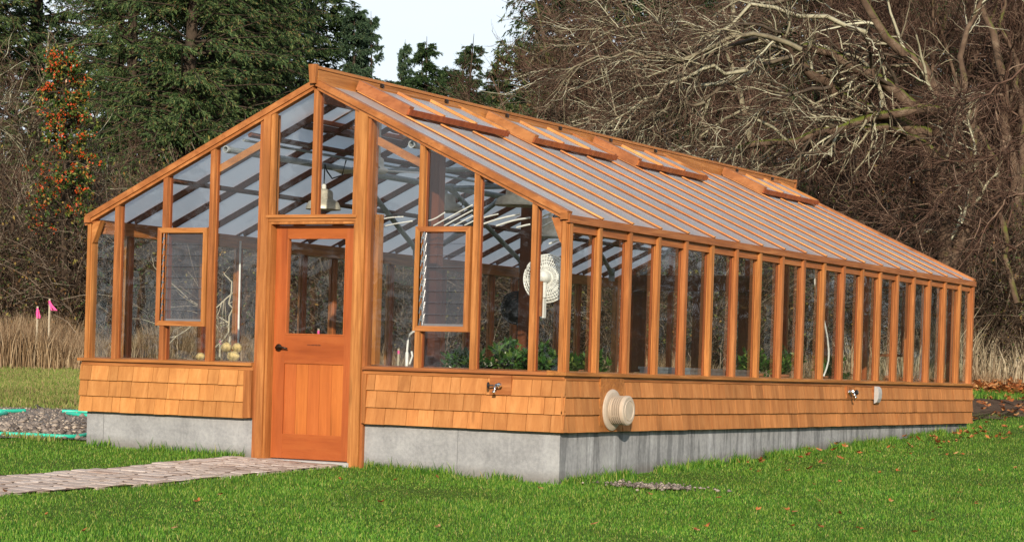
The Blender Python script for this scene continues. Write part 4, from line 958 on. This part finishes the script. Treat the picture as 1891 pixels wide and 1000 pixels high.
# stones
STONE = leafmat('stone_mix', [(0, (.09, .075, .065)), (.4, (.18, .15, .13)), (.8, (.30, .25, .21)), (1, (.50, .42, .33))], .9, 0, .2)
def stones(name, P, S, seed):
    rng = np.random.default_rng(seed); n = len(P)
    o8 = np.array([[1, 0, 0], [0, 1, 0], [-1, 0, 0], [0, -1, 0], [0, 0, 1], [0, 0, -1], ], float)
    V = o8[None]*S[:, None, None]*rng.uniform(.6, 1.2, (n, 6, 3)); V[..., 2] *= .65; a = rng.uniform(0, 6.3, n); c, s = np.cos(a)[:, None], np.sin(a)[:, None]
    x, y = V[..., 0]*c-V[..., 1]*s, V[..., 0]*s+V[..., 1]*c; V = np.stack([x, y, V[..., 2]], -1)+rng.normal(0, .12, (n, 6, 3))*S[:, None, None]+P[:, None]
    f = np.array([[0, 1, 4], [1, 2, 4], [2, 3, 4], [3, 0, 4], [1, 0, 5], [2, 1, 5], [3, 2, 5], [0, 3, 5]]); F = (np.arange(n)*6)[:, None, None]+f[None]; F = F.reshape(-1, 3)
    o = mesh_arrays(name, V.reshape(-1, 3), F.ravel(), np.arange(len(F))*3, np.full(len(F), 3), STONE); tag(o, kind='stuff'); return o
def gravel_stones():
    rng = np.random.default_rng(8); n = 30000; X, Y = rng.uniform(-16, -5.0, n), rng.uniform(-.5, 9, n); h = hgt(X, Y); d, s = view(X, Y)
    front = ground_px(75, 806); hb = hgt(front[0], front[1])
    k = (h > .055) & (h < .222) & (abs(s) < .3) & (X < -4.98); X, Y = X[k], Y[k]; d = view(X, Y)[0]
    S = rng.uniform(.008, .022, len(X))*(1+1.6*(rng.random(len(X)) > .965))
    stones('gravel_stones', np.stack([X, Y, hgt(X, Y)+.02], -1), S, 9)
    n = 230; u, v = rng.uniform(-120, 160, n), rng.normal(795, 6, n); P = np.array([ground_px(a, c) for a, c in zip(u, v)]); P = P[P[:, 0] < -5.02]
    stones('gravel_stones', P+np.array([0, 0, .03]), rng.uniform(.02, .055, len(P)), 10)
    P = np.column_stack([.62+rng.normal(0, .20, 260), .38+rng.normal(0, .12, 260)]); P = P[P[:, 0] > .03]
    stones('pebbles', np.column_stack([P, hgt(P[:, 0], P[:, 1])+.022]), rng.uniform(.007, .024, len(P)), 11)
    tag(sheet('bare_soil', [(.62+.30*math.cos(a)*(1+.2*math.sin(3*a)), .36+.17*math.sin(a)*(1+.2*math.cos(5*a))) for a in np.linspace(0, 6.28, 13)[:-1]], DIRT, .004, 5), kind='structure')
gravel_stones()
# ---------------------------------------------------------------- trees and thickets
NEEDLE = leafmat('fir_needle', [(0, (.016, .042, .014)), (.4, (.048, .092, .028)), (.75, (.10, .152, .045)), (.92, (.185, .215, .075)), (.97, (.20, .11, .045)), (1, (.26, .15, .06))], .6, .12, .35, .8)
NEEDLED = leafmat('dark_fir_needle', [(0, (.010, .026, .010)), (.5, (.028, .058, .018)), (.9, (.06, .10, .03)), (1, (.10, .13, .045))], .6, .1, .35, .7)
SPRUCE = leafmat('spruce_needle', [(0, (.018, .042, .022)), (.5, (.045, .085, .044)), (.9, (.085, .14, .07)), (1, (.14, .17, .07))], .6, .12, .3, .8)
BARK = barkmat('fir_bark', [(.3, (.035, .026, .018)), (.7, (.085, .062, .045))])
BARE = barkmat('grey_brown_bark', [(.3, (.06, .038, .026)), (.55, (.125, .082, .055)), (.75, (.22, .165, .115))], (.10, .12, .02), 5, .75)
def twigmat(name, stops):
    m, t, o = newmat(name); v = coords(t, (1, 1, 1)); n = noise(t, v, 7, 4, .6); isl = island(t)
    col = ramp(t, stops, mathn(t, 'ADD', mathn(t, 'MULTIPLY', isl, .6), mathn(t, 'MULTIPLY', n, .4))).outputs[0]
    finish(t, o, col, .9, None, spec=.15); return m
LICH = twigmat('lichen_branch', [(.15, (.05, .035, .026)), (.42, (.115, .09, .062)), (.58, (.27, .24, .155)), (.82, (.54, .52, .38))])
TWIG = twigmat('reddish_twig', [(.15, (.024, .013, .009)), (.42, (.066, .036, .025)), (.65, (.13, .075, .053)), (.9, (.30, .22, .155))])
CANE = twigmat('bramble_cane', [(.15, (.022, .014, .010)), (.42, (.062, .038, .026)), (.62, (.14, .095, .066)), (.8, (.34, .27, .20)), (.95, (.50, .43, .34))])
def settle(e, *obs):
    l = e.location
    for o in obs: o.data.transform(Matrix.Translation(-l))
def conifer(name, p, H, R, mat, label, cat='fir tree', seed=0, dens=1., droop=-.05, group=None, low=.04, top=.75, upt=.0, lf=1., lean=(0, 0), rag=0):
    rng = np.random.default_rng(seed); e = empty(name, p, label, cat, group); p = np.array(p, float)
    P0, R0 = grow(p[None]+[[0, 0, -.2]], nrm(np.array([[lean[0], lean[1], 1.]])), np.array([H]), np.array([H*.013+.04]), .04, 14, rng, .012)
    n = int(H*19*dens); t = np.sort(rng.uniform(low, .99, n)); o, T, r = along(P0, R0, t[None]); o = o[0]; r = r[0]
    az = rng.uniform(0, 2*math.pi, n); L_ = R*(1-t)**top*rng.uniform(.72, 1.12, n)*(1-.5*(rng.random(n) > .62))*(1+rag*(rng.random(n) > .86))+(.18 if not rag else .07)
    lo = rng.uniform(-.35, .45, n)+t*.4; d = nrm(np.stack([np.cos(az), np.sin(az), lo], -1))
    P1, R1 = grow(o, d, L_, np.maximum(r*.2, .007), .2, 8, rng, .07, (0, 0, droop)); P1[:, 5:, 2] += (upt*L_*.12)[:, None]*np.array([.3, .7, 1.])
    m = 15; tt = rng.uniform(.12, 1, (n, m)); o2, T2, r2 = along(P1, R1, tt)
    sd_ = nrm(np.cross(T2, np.array([0, 0, 1.])))*np.sign(rng.normal(size=(n, m, 1))); d2 = nrm(T2*.7+sd_*rng.uniform(.4, 1.2, (n, m, 1))+np.array([0, 0, -.12])+rng.normal(0, .16, (n, m, 3)))
    l2 = rng.uniform(.22, .42, (n, m))*np.clip(L_[:, None], .5, 3.2)**.55*(1.15-.6*tt)
    P2, R2 = grow(o2.reshape(-1, 3), d2.reshape(-1, 3), l2.ravel(), np.full(n*m, .005), .3, 5, rng, .12, (0, 0, droop*2.6))
    q = int(30*lf); c, T3, _ = along(P2, R2, rng.uniform(.05, 1, (len(P2), q))); dd = nrm(T3+nrm(rng.normal(size=c.shape))*.6+np.array([0, 0, -.22]))
    Q = leaf_quads(c.reshape(-1, 3), dd.reshape(-1, 3), rng.uniform(.06, .13, c.size//3), rng.uniform(.007, .0125, c.size//3), rng)
    tr = tubes_obj('trunk', [(P0, R0)], BARK, e, 9); br = tubes_obj('limbs', [(P1, R1)], BARK, e, 4); cr_ = quads_obj('crown', Q, mat, e)
    settle(e, tr, br, cr_); return e
def cp(e, p, sc_, rz, label, group=None):
    c = e.copy(); COL.objects.link(c); c.location = Vector([float(q) for q in p]); c.scale = sc_ if hasattr(sc_, '__len__') else (sc_,)*3; c.rotation_euler = (0, 0, rz); c['label'] = label
    if group: c['group'] = group
    for ch in e.children:
        d = ch.copy(); COL.objects.link(d); d.parent = c; d.matrix_parent_inverse = Matrix.Identity(4)
    return c
def topH(u, v, D): return ptD(u, v, D)[2]-ground_at(u, D)[2]
A = conifer('fir_tree', ground_at(325, 54), 16.5, 3.7, NEEDLE, 'large olive-green fir with brownish cone specks directly behind the gable left side', seed=21, dens=2.0, lf=.95)
cp(A, ground_at(235, 57), (.85, .85, 1.05), 3.3, 'olive fir beside the holly, left neighbour of the largest fir')
cp(A, ground_at(415, 57), (.85, .85, .95), 5.2, 'olive fir just above the left slope of the roof, right neighbour of the largest fir')
B = conifer('fir_tree', ground_at(462, 58), 17, 3.4, NEEDLED, 'dark green fir filling the gap between the olive fir and the slim spruces', seed=22, dens=1.8, lf=.9)
cp(B, ground_at(60, 64), (1.15, 1.15, 1.2), 1.2, 'dark fir at the far left top corner with sky showing between its boughs')
cp(B, ground_at(205, 68), (1.1, 1.1, 1.15), 2.9, 'dark fir trunk standing behind the red-berried holly')
cp(A, ground_at(420, 62), (1.0, 1.0, 1.08), 2.1, 'green fir standing right behind the large olive-green one')
cp(A, ground_at(-60, 60), (.8, .8, .85), .6, 'green fir at the very left edge behind the bare shrubs')
cp(A, ground_at(505, 66), (.7, .7, 1.05), 4.1, 'fir with thin ragged edge against the sky above the ridge end')
h_ = topH(643, -25, 60); S1 = conifer('spruce_tree', ground_at(643, 60), h_, 1.6, SPRUCE, 'slim pointed spruce nearest the left of the open sky', 'spruce', seed=31, dens=.9, upt=.9, top=.95, lf=.8)
cp(S1, ground_at(683, 62), (.72, .72, topH(683, 0, 62)/h_), 2., 'second slim spruce, slightly lower, with a bare leader against the sky')
cp(S1, ground_at(612, 58), (.75, .75, topH(612, 90, 58)/h_), 4., 'short blue-green spruce just behind the ridge end cap')
cp(S1, ground_at(748, 64), (.6, .6, topH(743, 52, 64)/h_), 1., 'small faint spruce top left of the drooping twin firs')
T1 = conifer('fir_tree', ground_at(790, 58), topH(760, 45, 58), 2.5, NEEDLED, 'drooping dark fir with its top leaning left above the roof', seed=41, lean=(-.03, -.01), top=1.0, dens=.8, rag=.7, lf=.85)
conifer('fir_tree', ground_at(828, 58), topH(857, 42, 58), 1.8, NEEDLED, 'dark fir with a plume-like top leaning right into the open sky', seed=42, lean=(.05, .01), top=1.0, upt=1.5, dens=.8, rag=.7, lf=.85)
cp(T1, ground_at(712, 60), (.9, .9, topH(712, 120, 60)/topH(760, 45, 58)), 2., 'low dark fir between the slim spruces and the twin firs')
cp(T1, ground_at(745, 63), (.95, .95, topH(745, 62, 63)/topH(760, 45, 58)), 3., 'low dark fir between the slim spruces and the leaning firs, on the left side')
cp(T1, ground_at(805, 62), (.95, .95, topH(803, 104, 62)/topH(760, 45, 58)), 1.5, 'low dark fir filling the dip between the two leaning fir tops')
cp(T1, ground_at(856, 60), (.95, .95, topH(857, 60, 60)/topH(760, 45, 58)), 5., 'dark pointed fir directly behind the right leaning fir')
cp(T1, ground_at(905, 64), (.95, .95, topH(905, 172, 64)/topH(760, 45, 58)), 4., 'lowest dark fir left of the round-topped evergreen')
cp(T1, ground_at(872, 62), (.9, .9, topH(872, 150, 62)/topH(760, 45, 58)), 4., 'low dark fir at the foot of the right leaning fir')
def woods():
    rng = np.random.default_rng(77); base = S1.children; me = [c for c in B.children if c.name.startswith('crown')][0].data
    n = len(me.polygons); V = np.empty(len(me.vertices)*3, np.float32); me.vertices.foreach_get('co', V); Q = V.reshape(-1, 4, 3)
    out = []
    for i, u in enumerate(list(range(985, 2150, 62))+[-180, -120, 350, 460, 600, 690, 760, 830, 905, 945]):
        D = rng.uniform(68, 80); g = ground_at(u, D); q = Q[rng.random(len(Q)) < (.34 if u > 980 else .4)]; a = rng.uniform(0, 6.28); c, s = math.cos(a), math.sin(a)
        k = rng.uniform(1.1, 1.35) if (u > 1040 or u < 500) else (.85 if u > 970 else (.50 if u > 640 else .75)); w_ = k if k > 1 else 1.
        X = (q[..., 0]*c-q[..., 1]*s)*w_; Y = (q[..., 0]*s+q[..., 1]*c)*w_; Zc = q[..., 2]*k
        # swell each leaf a little: these trees are coarser and far off
        P = np.stack([X, Y, Zc], -1)+g; m_ = P.mean(1, keepdims=True); out.append(m_+(P-m_)*1.7)
    for i in range(64):
        a0 = i*2*math.pi/64; D = rng.uniform(80, 92); x, y = D*math.sin(a0)-2, D*math.cos(a0)
        d_, s_ = view(x, y)
        if d_ > 0 and -.34 < s_ < .36: continue
        q = Q[rng.random(len(Q)) < .07]; c, s = math.cos(i), math.sin(i); k = rng.uniform(.9, 1.25)
        P = np.stack([(q[..., 0]*c-q[..., 1]*s)*1.6, (q[..., 0]*s+q[..., 1]*c)*1.6, q[..., 2]*k], -1)+np.array([x, y, float(hgt(x, y))]); m_ = P.mean(1, keepdims=True); out.append(m_+(P-m_)*4.5)
    o = quads_obj('distant_woods', np.concatenate(out), NEEDLED); tag(o, kind='stuff')
woods()
# broadleaf evergreen against the sky
MADR = leafmat('madrone_leaf', [(0, (.03, .055, .02)), (.5, (.07, .10, .035)), (.85, (.12, .14, .05)), (.95, (.20, .12, .06)), (1, (.24, .10, .05))], .4, .2, .3, .8)
def broadleaf(name, p, H, R, mat, bark, label, cat, seed, n1=26, leaf=.09, flat=.0, zlow=.3, nl=14, group=None):
    rng = np.random.default_rng(seed); e = empty(name, p, label, cat, group); p = np.array(p, float)
    P0, R0 = grow(p[None], np.array([[.02, 0, 1.]]), np.array([H*.9]), np.array([.16]), .2, 10, rng, .05)
    t = rng.uniform(zlow, 1, n1); o, T, r = along(P0, R0, t[None]); az = rng.uniform(0, 6.28, n1); L_ = R*np.sqrt(np.clip(1-((t-.55)/.5)**2, .15, 1))*rng.uniform(.75, 1.1, n1)
    d = nrm(np.stack([np.cos(az), np.sin(az), rng.uniform(.3, 1, n1)], -1)); P1, R1 = grow(o[0], d, L_, r[0]*.5, .3, 7, rng, .12)
    P2, R2 = spawn(P1, R1, 9, .25, 1, .9, R*.2, R*.5, .6, 6, rng, .15, (0, 0, .05)); P3, R3 = spawn(P2, R2, 6, .2, 1, .9, .15, .4, .6, 4, rng, .2)
    c, T, _ = along(P3, R3, rng.uniform(.4, 1, (len(P3), nl))); d = nrm(T+rng.normal(0, .7, c.shape))
    Q = leaf_quads((c+rng.normal(0, .03, c.shape)).reshape(-1, 3), d.reshape(-1, 3), rng.uniform(leaf*.6, leaf*1.2, c.size//3), leaf*.24, rng, flat)
    a = tubes_obj('trunk', [(P0, R0)], bark, e, 8); b_ = tubes_obj('limbs', [(P1, R1), (P2, R2), (P3, R3)], bark, e, 4); c_ = quads_obj('crown', Q, mat, e); settle(e, a, b_, c_); return e, c.reshape(-1, 3)
broadleaf('madrone_tree', ground_at(968, 60), topH(970, 62, 60), 1.75, MADR, BARK, 'round-topped broadleaf evergreen at the right edge of the open sky', 'evergreen tree', 51, 60, .13, .3, .45, 17)
broadleaf('madrone_tree', ground_at(1015, 64), topH(1010, 140, 64), 2.0, MADR, BARK, 'lower olive broadleaf evergreen partly behind the bare branches', 'evergreen tree', 52, 50, .12, .3, .3, 15)
broadleaf('madrone_tree', ground_at(925, 56), topH(920, 200, 56), 1.5, MADR, BARK, 'low evergreen bush just above the middle of the ridge', 'evergreen tree', 53, 36, .12, .3, .3, 15)
# holly with berries
HOL = leafmat('holly_leaf', [(0, (.02, .05, .012)), (.4, (.05, .10, .02)), (.74, (.12, .16, .035)), (.9, (.32, .27, .06)), (1, (.36, .13, .03))], .35, .15, .25)
BER = simple('red_berry', (.56, .085, .018), .4, scale=4)
def holly():
    g = ground_at(128, 39.2); H = topH(115, 95, 39.2); rng = np.random.default_rng(61); e = empty('holly_tree', g, 'narrow holly tree covered in orange-red berries left of the greenhouse', 'holly tree'); p = g
    P0, R0 = grow(p[None], np.array([[-.02, 0, 1.]]), np.array([H]), np.array([.08]), .2, 12, rng, .03)
    n = 100; t = rng.uniform(.42, .99, n); o, T, r = along(P0, R0, t[None]); az = rng.uniform(0, 6.28, n)
    L_ = (.18+.95*np.clip(1-t, 0, 1)**.8)*rng.uniform(.5, 1.15, n); P1, R1 = grow(o[0], nrm(np.stack([np.cos(az), np.sin(az), rng.uniform(-.1, .7, n)], -1)), L_, np.full(n, .015), .3, 6, rng, .12)
    P2, R2 = spawn(P1, R1, 7, .2, 1, .9, .15, .4, .6, 4, rng, .15)
    c, T, _ = along(P2, R2, rng.uniform(.2, 1, (len(P2), 12))); Q = leaf_quads(c.reshape(-1, 3), nrm(T+rng.normal(0, .8, T.shape)).reshape(-1, 3), rng.uniform(.05, .09, c.size//3), .017, rng)
    a = tubes_obj('trunk', [(P0, R0)], BARK, e, 8); b_ = tubes_obj('limbs', [(P1, R1), (P2, R2)], BARK, e, 4); c_ = quads_obj('crown', Q, HOL, e)
    i = rng.integers(0, len(P2), 300); ce = P2[i, 2]; out = []
    for k in range(5):
        cc = ce+rng.normal(0, .035, ce.shape); s_ = rng.uniform(.014, .024, len(cc))
        for ax in range(3):
            d = np.zeros((len(cc), 3)); d[:, ax] = 1; out.append(leaf_quads(cc-d*s_[:, None], d, 2*s_, s_, rng))
    b2 = quads_obj('berries', np.concatenate(out), BER, e); b2['kind'] = 'stuff'; settle(e, a, b_, c_, b2)
holly()
# ---- bare trees drawn along limbs read off the photograph, placed at their own depth
def limbs(L_, D, K=14, seed=0):
    rng = np.random.default_rng(seed); P = []; R = []
    for pts, r0, r1, dd in L_:
        w_ = np.array([ptD(u, v, D+dd[0]+(dd[1]-dd[0])*i/(len(pts)-1)) for i, (u, v) in enumerate(pts)])
        t = np.linspace(0, len(w_)-1, K); Q = []
        for x in t:
            i = min(int(x), len(w_)-2); f = x-i; p0, p1, p2, p3 = w_[max(i-1, 0)], w_[i], w_[i+1], w_[min(i+2, len(w_)-1)]
            Q.append(.5*(2*p1+(p2-p0)*f+(2*p0-5*p1+4*p2-p3)*f*f+(3*p1-p0-3*p2+p3)*f**3))
        P.append(np.array(Q)+rng.normal(0, .055, (K, 3))*np.clip(np.linspace(0, 3, K), 0, 1)[:, None]); R.append(np.linspace(r0, r1, K))
    return np.array(P), np.array(R)
def bare(name, base, main, fine, label, D, seed, pull=(0, 0, 0), dens=1., cat='bare tree', bark=BARE, tw=LICH):
    rng = np.random.default_rng(seed); e = empty(name, base, label, cat)
    PM, RM = limbs(main, D, 14, seed); sets = [(PM, RM)]; src = [(PM, RM)]
    if fine: PF, RF = limbs(fine, D, 14, seed+1); src.append((PF, RF))
    csets = []; tsets = [] if not fine else [(PF, RF)]
    for P, R in src:
        a = spawn(P, R, int(16*dens), .2, 1, .65, .7, 2.1, .40, 8, rng, .15, pull, .3, .0125)
        b_ = spawn(*a, 8, .1, 1, .8, .35, 1.0, .62, 6, rng, .18, pull, .3, .0062); c_ = spawn(*b_, 5, .1, 1, .85, .12, .42, .7, 4, rng, .17, (0, 0, .03), .2, .0055)
        tsets += [a, b_]; csets.append(c_)
    o = tubes_obj('trunk', sets, bark, e, 9); q = tubes_obj('branches', tsets, tw, e, 4); q2 = tubes_obj('twigs', csets, TWIG, e, 3); settle(e, o, q, q2); return e
gb = ground_at(1750, 41)
bare('bare_tree', gb, [([(1752, 700), (1748, 560), (1742, 400), (1735, 250), (1714, 151), (1662, 88), (1610, 42), (1575, -40)], .16, .06, (0, 0)),
    ([(1735, 208), (1724, 203), (1610, 208), (1558, 234), (1454, 260), (1350, 281)], .10, .05, (0, -2.5)), ([(1740, 300), (1683, 250), (1620, 237), (1558, 236)], .09, .06, (0, -1.2)),
    ([(1714, 250), (1600, 198), (1532, 161), (1464, 104), (1440, 60)], .14, .06, (0, -2)), ([(1730, 230), (1641, 161), (1600, 135), (1532, 99), (1480, 92)], .13, .06, (0, -1.5)),
    ([(1748, 520), (1790, 380), (1800, 250), (1780, 120), (1800, -30)], .11, .04, (0, 1.5))],
    [([(1480, 92), (1400, 70), (1250, 50), (1130, 60), (1035, 95)], .05, .012, (-1.5, -3)), ([(1464, 104), (1380, 130), (1300, 190), (1220, 240), (1175, 290)], .045, .012, (-2, -4)),
     ([(1575, -20), (1420, 5), (1300, -20), (1150, -35), (1060, 5)], .05, .012, (0, -2)), ([(1464, 104), (1350, 150), (1230, 185), (1130, 205), (1040, 230)], .045, .01, (-2, -3)),
     ([(1454, 260), (1370, 210), (1290, 260), (1240, 320)], .035, .01, (-2, -3)), ([(1532, 161), (1450, 180), (1370, 240), (1330, 300)], .04, .01, (-2, -4)),
     ([(1600, 60), (1500, 30), (1380, 25), (1260, 90), (1150, 130), (1060, 165)], .05, .01, (-1, -3)), ([(1440, 60), (1360, 50), (1270, 110), (1200, 160)], .035, .01, (-2, -4)),
     ([(1558, 234), (1480, 300), (1400, 330), (1350, 370)], .03, .01, (-2, -3)),
     ([(1480, 92), (1380, 60), (1250, 110), (1140, 100), (1050, 140)], .05, .012, (-3, -4)), ([(1400, 70), (1300, 95), (1200, 60), (1090, 45)], .04, .012, (-3, -3.5)),
     ([(1380, 130), (1280, 140), (1180, 190), (1110, 250)], .04, .012, (-3, -4.5)), ([(1300, 190), (1240, 200), (1180, 225), (1120, 225)], .032, .010, (-3.5, -4))],
    'broad lichen-covered bare tree whose limbs sweep left above the roof', 41, 71, (-.045, 0, -.03), 1.0)
bare('bare_tree', ground_at(1880, 45), [([(1882, 700), (1876, 500), (1870, 286), (1854, 172), (1834, 78), (1808, 0), (1790, -60)], .12, .05, (3, 3)), ([(1876, 420), (1892, 250), (1885, 172), (1860, 52), (1850, -40)], .07, .03, (3.5, 5)),
    ([(1878, 560), (1850, 430), (1840, 300), (1800, 200)], .06, .03, (0, 1))],
    [([(1870, 330), (1800, 320), (1720, 390), (1640, 430)], .03, .01, (0, -3)), ([(1876, 460), (1800, 420), (1740, 400), (1650, 330)], .03, .01, (0, -2)), ([(1960, 200), (1891, 250), (1830, 290), (1760, 300)], .03, .01, (-2, -4)),
     ([(1960, 330), (1891, 350), (1830, 400), (1790, 440)], .025, .01, (-2, -4)), ([(1950, 60), (1880, 130), (1800, 190), (1740, 180)], .025, .01, (-2, -4))],
    'tall straight bare tree at the right edge of the picture', 42, 72, (-.02, 0, -.02), .8, tw=TWIG)
bare('bare_tree', ground_at(1395, 45), [([(1400, 640), (1398, 420), (1392, 312), (1386, 260), (1366, 182), (1345, 90), (1350, -20)], .11, .04, (0, 0)), ([(1398, 400), (1340, 300), (1290, 200), (1260, 60)], .06, .02, (0, 1))],
    [], 'pale upright bare trunk rising behind the middle of the roof', 45, 73, (0, 0, .02), 1.3, bark=LICH, tw=TWIG)
bare('bare_shrub', ground_at(20, 41), [([(10, 680), (30, 520), (20, 380), (60, 250), (90, 160)], .05, .015, (0, 0)), ([(20, 640), (-20, 480), (0, 340), (-10, 190)], .05, .015, (0, 0)), ([(30, 620), (80, 480), (60, 360), (130, 300)], .04, .012, (0, -1)), ([(60, 600), (130, 480), (170, 400), (150, 330)], .04, .012, (0, -1))],
    [([(120, 660), (90, 560), (140, 470), (110, 420)], .02, .008, (0, -1)), ([(10, 420), (60, 340), (40, 240), (20, 170)], .02, .008, (0, -1))], 'grey twiggy bare shrub at the left edge beside the holly', 41, 74, (0, 0, .02), .55, 'bare shrub', tw=LICH)
bare('sapling', ground_at(425, 33), [([(423, 690), (424, 640), (422, 600), (426, 540), (421, 490)], .02, .008, (0, 0)), ([(423, 605), (412, 595), (402, 582), (396, 575)], .010, .004, (0, 0)), ([(423, 560), (432, 545), (440, 520)], .008, .004, (0, 0))], [], 'thin pale sapling seen through the glass between louvre window and door', 33, 75, (0, 0, .03), .12, 'sapling', bark=STAKE, tw=STAKE)
# vase-shaped bare trees further back, one template and copies
def alder(p, H, label, seed):
    rng = np.random.default_rng(seed); e = empty('bare_tree', p, label, 'bare tree', 'bare trees in the wood behind'); p = np.array(p)
    n = 6; P0, R0 = grow(np.tile(p, (n, 1))+rng.normal(0, .15, (n, 3))*[1, 1, 0], nrm(np.column_stack([rng.normal(0, .22, n), rng.normal(0, .22, n), np.ones(n)])), rng.uniform(.6, 1, n)*H, rng.uniform(.05, .10, n), .2, 12, rng, .05)
    a = spawn(P0, R0, 26, .1, 1, .7, .9, 2.6, .4, 8, rng, .12, (0, 0, .04), .4, .010); b_ = spawn(*a, 9, .1, 1, .8, .4, 1.2, .6, 6, rng, .15, (0, 0, .04), .3, .007); c_ = spawn(*b_, 5, .1, 1, .9, .15, .5, .7, 4, rng, .2, (0, 0, .04), .2, .005)
    o = tubes_obj('trunk', [(P0, R0)], BARE, e, 7); q = tubes_obj('branches', [a, b_, c_], TWIG, e, 3); settle(e, o, q); return e
AL = alder(ground_at(1120, 49), 10.5, 'reddish twiggy bare tree behind the left end of the sweeping limbs', 81)
for i, (u, D, k, lb) in enumerate([(1220, 51, .95, 'reddish bare tree behind the second ridge vent'), (1310, 50, 1.05, 'bare tree left of the pale upright trunk'), (1465, 50, 1.05, 'bare tree directly behind the mossy limbs'),
        (1560, 48, 1.1, 'bare tree behind the far end of the ridge'), (1650, 49, 1.15, 'thick-twigged bare tree left of the leaning main trunk'), (1730, 47, 1.1, 'bare tree just behind the leaning main trunk'),
        (1800, 49, 1.2, 'bare tree between the two large right-hand trunks'), (1960, 48, 1.2, 'bare tree cut by the right edge of the picture'), (2300, 46, 1.1, 'bare tree well beyond the right edge, mirrored in the side glass'), (2700, 48, 1.2, 'bare tree farthest beyond the right edge, mirrored in the side glass'), (1860, 52, 1.3, 'tall bare tree behind the right edge trunk'),
        (1040, 52, .72, 'low bare tree beside the round-topped evergreen'), (905, 70, .68, 'pale far bare tree against the sky above the roof'), (-40, 50, .6, 'bare tree behind the left edge shrubs'), (60, 52, .5, 'low bare tree between holly and left edge'), (210, 48, .42, 'low bare tree under the holly, right side')]):
    cp(AL, ground_at(u, D), (k, k, k), i*1.3, lb)
# thicket: arching canes with twigs, dead and evergreen leaves
BLEAF = leafmat('bramble_leaf', [(0, (.035, .022, .012)), (.3, (.075, .045, .024)), (.5, (.13, .07, .035)), (.62, (.035, .06, .018)), (.85, (.06, .09, .025)), (.95, (.28, .22, .05)), (1, (.34, .15, .05))], .8, .15, .35, .5)
def thicket(name, n, D0, D1, s0, s1, h0, h1, seed, nl=9, lsz=.075, hf=None):
    rng = np.random.default_rng(seed); D = rng.uniform(D0, D1, n); s = rng.uniform(s0, s1, n); x = CAM[0]+VD[0]*D+VR[0]*s*D; y = CAM[1]+VD[1]*D+VR[1]*s*D
    k = hf(s, D) if hf is not None else np.ones(n); o = np.stack([x, y, hgt(x, y)-.1], -1); d = nrm(np.stack([rng.normal(0, .35, n), rng.normal(0, .35, n), np.ones(n)], -1))
    g = nrm(rng.normal(size=(n, 3))*[1, 1, 0])
    P, R = grow(o, d, rng.uniform(h0, h1, n)*k, rng.uniform(.006, .014, n), .4, 11, rng, .10)
    tt = np.linspace(0, 1, 11)[None, :, None]; P = P+g[:, None]*(tt**2)*rng.uniform(.2, 1.4, (n, 1, 1))-np.array([0, 0, 1.])*(tt**3)*rng.uniform(.2, 1.6, (n, 1, 1))*k[:, None, None]
    P[..., 2] = np.maximum(P[..., 2], hgt(P[..., 0], P[..., 1])+.02)
    a = spawn(P, R, 6, .15, 1, 1., .3, 1.1, .6, 6, rng, .2, (0, 0, -.02), .2, .005); b_ = spawn(*a, 3, .1, 1, 1., .1, .45, .8, 4, rng, .25, (0, 0, 0), .2, .004)
    tag(tubes_obj(name, [(P, R), a, b_], CANE, None, 3), kind='stuff')
    c, T, _ = along(*a, rng.uniform(.1, 1, (len(a[0]), nl))); c = c+rng.normal(0, .06, c.shape); dd = nrm(rng.normal(size=c.shape)+T*.4); c = c.reshape(-1, 3)
    pat = np.sin(c[:, 0]*1.1+c[:, 2]*1.7)+np.sin(c[:, 1]*1.3+c[:, 2]*.9+1); kk = rng.random(len(c)) < .45+.4*(pat > .2); c = c[kk]; dd = dd.reshape(-1, 3)[kk]
    tag(quads_obj(name+'_leaves', leaf_quads(c, dd, rng.uniform(lsz*.5, lsz*1.2, len(c)), lsz*.25, rng, .3), BLEAF), kind='stuff')
thicket('bramble_thicket', 4200, 38.0, 43.5, -.29, .10, 2.2, 4.6, 91)
thicket('bramble_thicket', 2600, 42.5, 47.5, .05, .30, 2.4, 5.2, 92, hf=lambda s, D: 1+.0*s)
thicket('bramble_thicket', 1500, 46, 49, -.30, .10, 3.2, 5.4, 93, 12, .10)
thicket('bramble_thicket', 900, 42, 52, .30, .95, 2.5, 6.0, 94, 12, .12)
# tall dry grass and reeds
DRY = leafmat('dry_grass_blade', [(0, (.12, .07, .035)), (.35, (.24, .15, .08)), (.7, (.38, .26, .15)), (1, (.52, .40, .26))], .8, .25, .3, .8)
def dry(n, D0, D1, s0, s1, h0, h1, seed, wd=.006, lean=.25, name='dry_grass', mat=DRY):
    rng = np.random.default_rng(seed); D = rng.uniform(D0, D1, n); s = rng.uniform(s0, s1, n); X = CAM[0]+VD[0]*D+VR[0]*s*D; Y = CAM[1]+VD[1]*D+VR[1]*s*D
    k = .75+.25*np.sin(X*2.2+Y)+.15*np.sin(X*5.1-Y*2); tag(blades(name, X, Y, rng.uniform(h0, h1, n)*k, mat, rng, wd, lean), kind='stuff')
dry(60000, 34.6, 38.5, -.30, -.095, .35, .85, 101)
dry(9000, 35.5, 38.5, -.11, .12, .25, .6, 102)
dry(2600, 41, 43.5, .15, .28, .5, 1.7, 103, .012, .3, 'reeds', leafmat('pale_reed', [(0, (.22, .16, .10)), (.5, (.42, .34, .22)), (1, (.62, .54, .38))], .7, .2, .2))
dry(9000, 39.5, 42.5, .03, .28, .15, .6, 104)
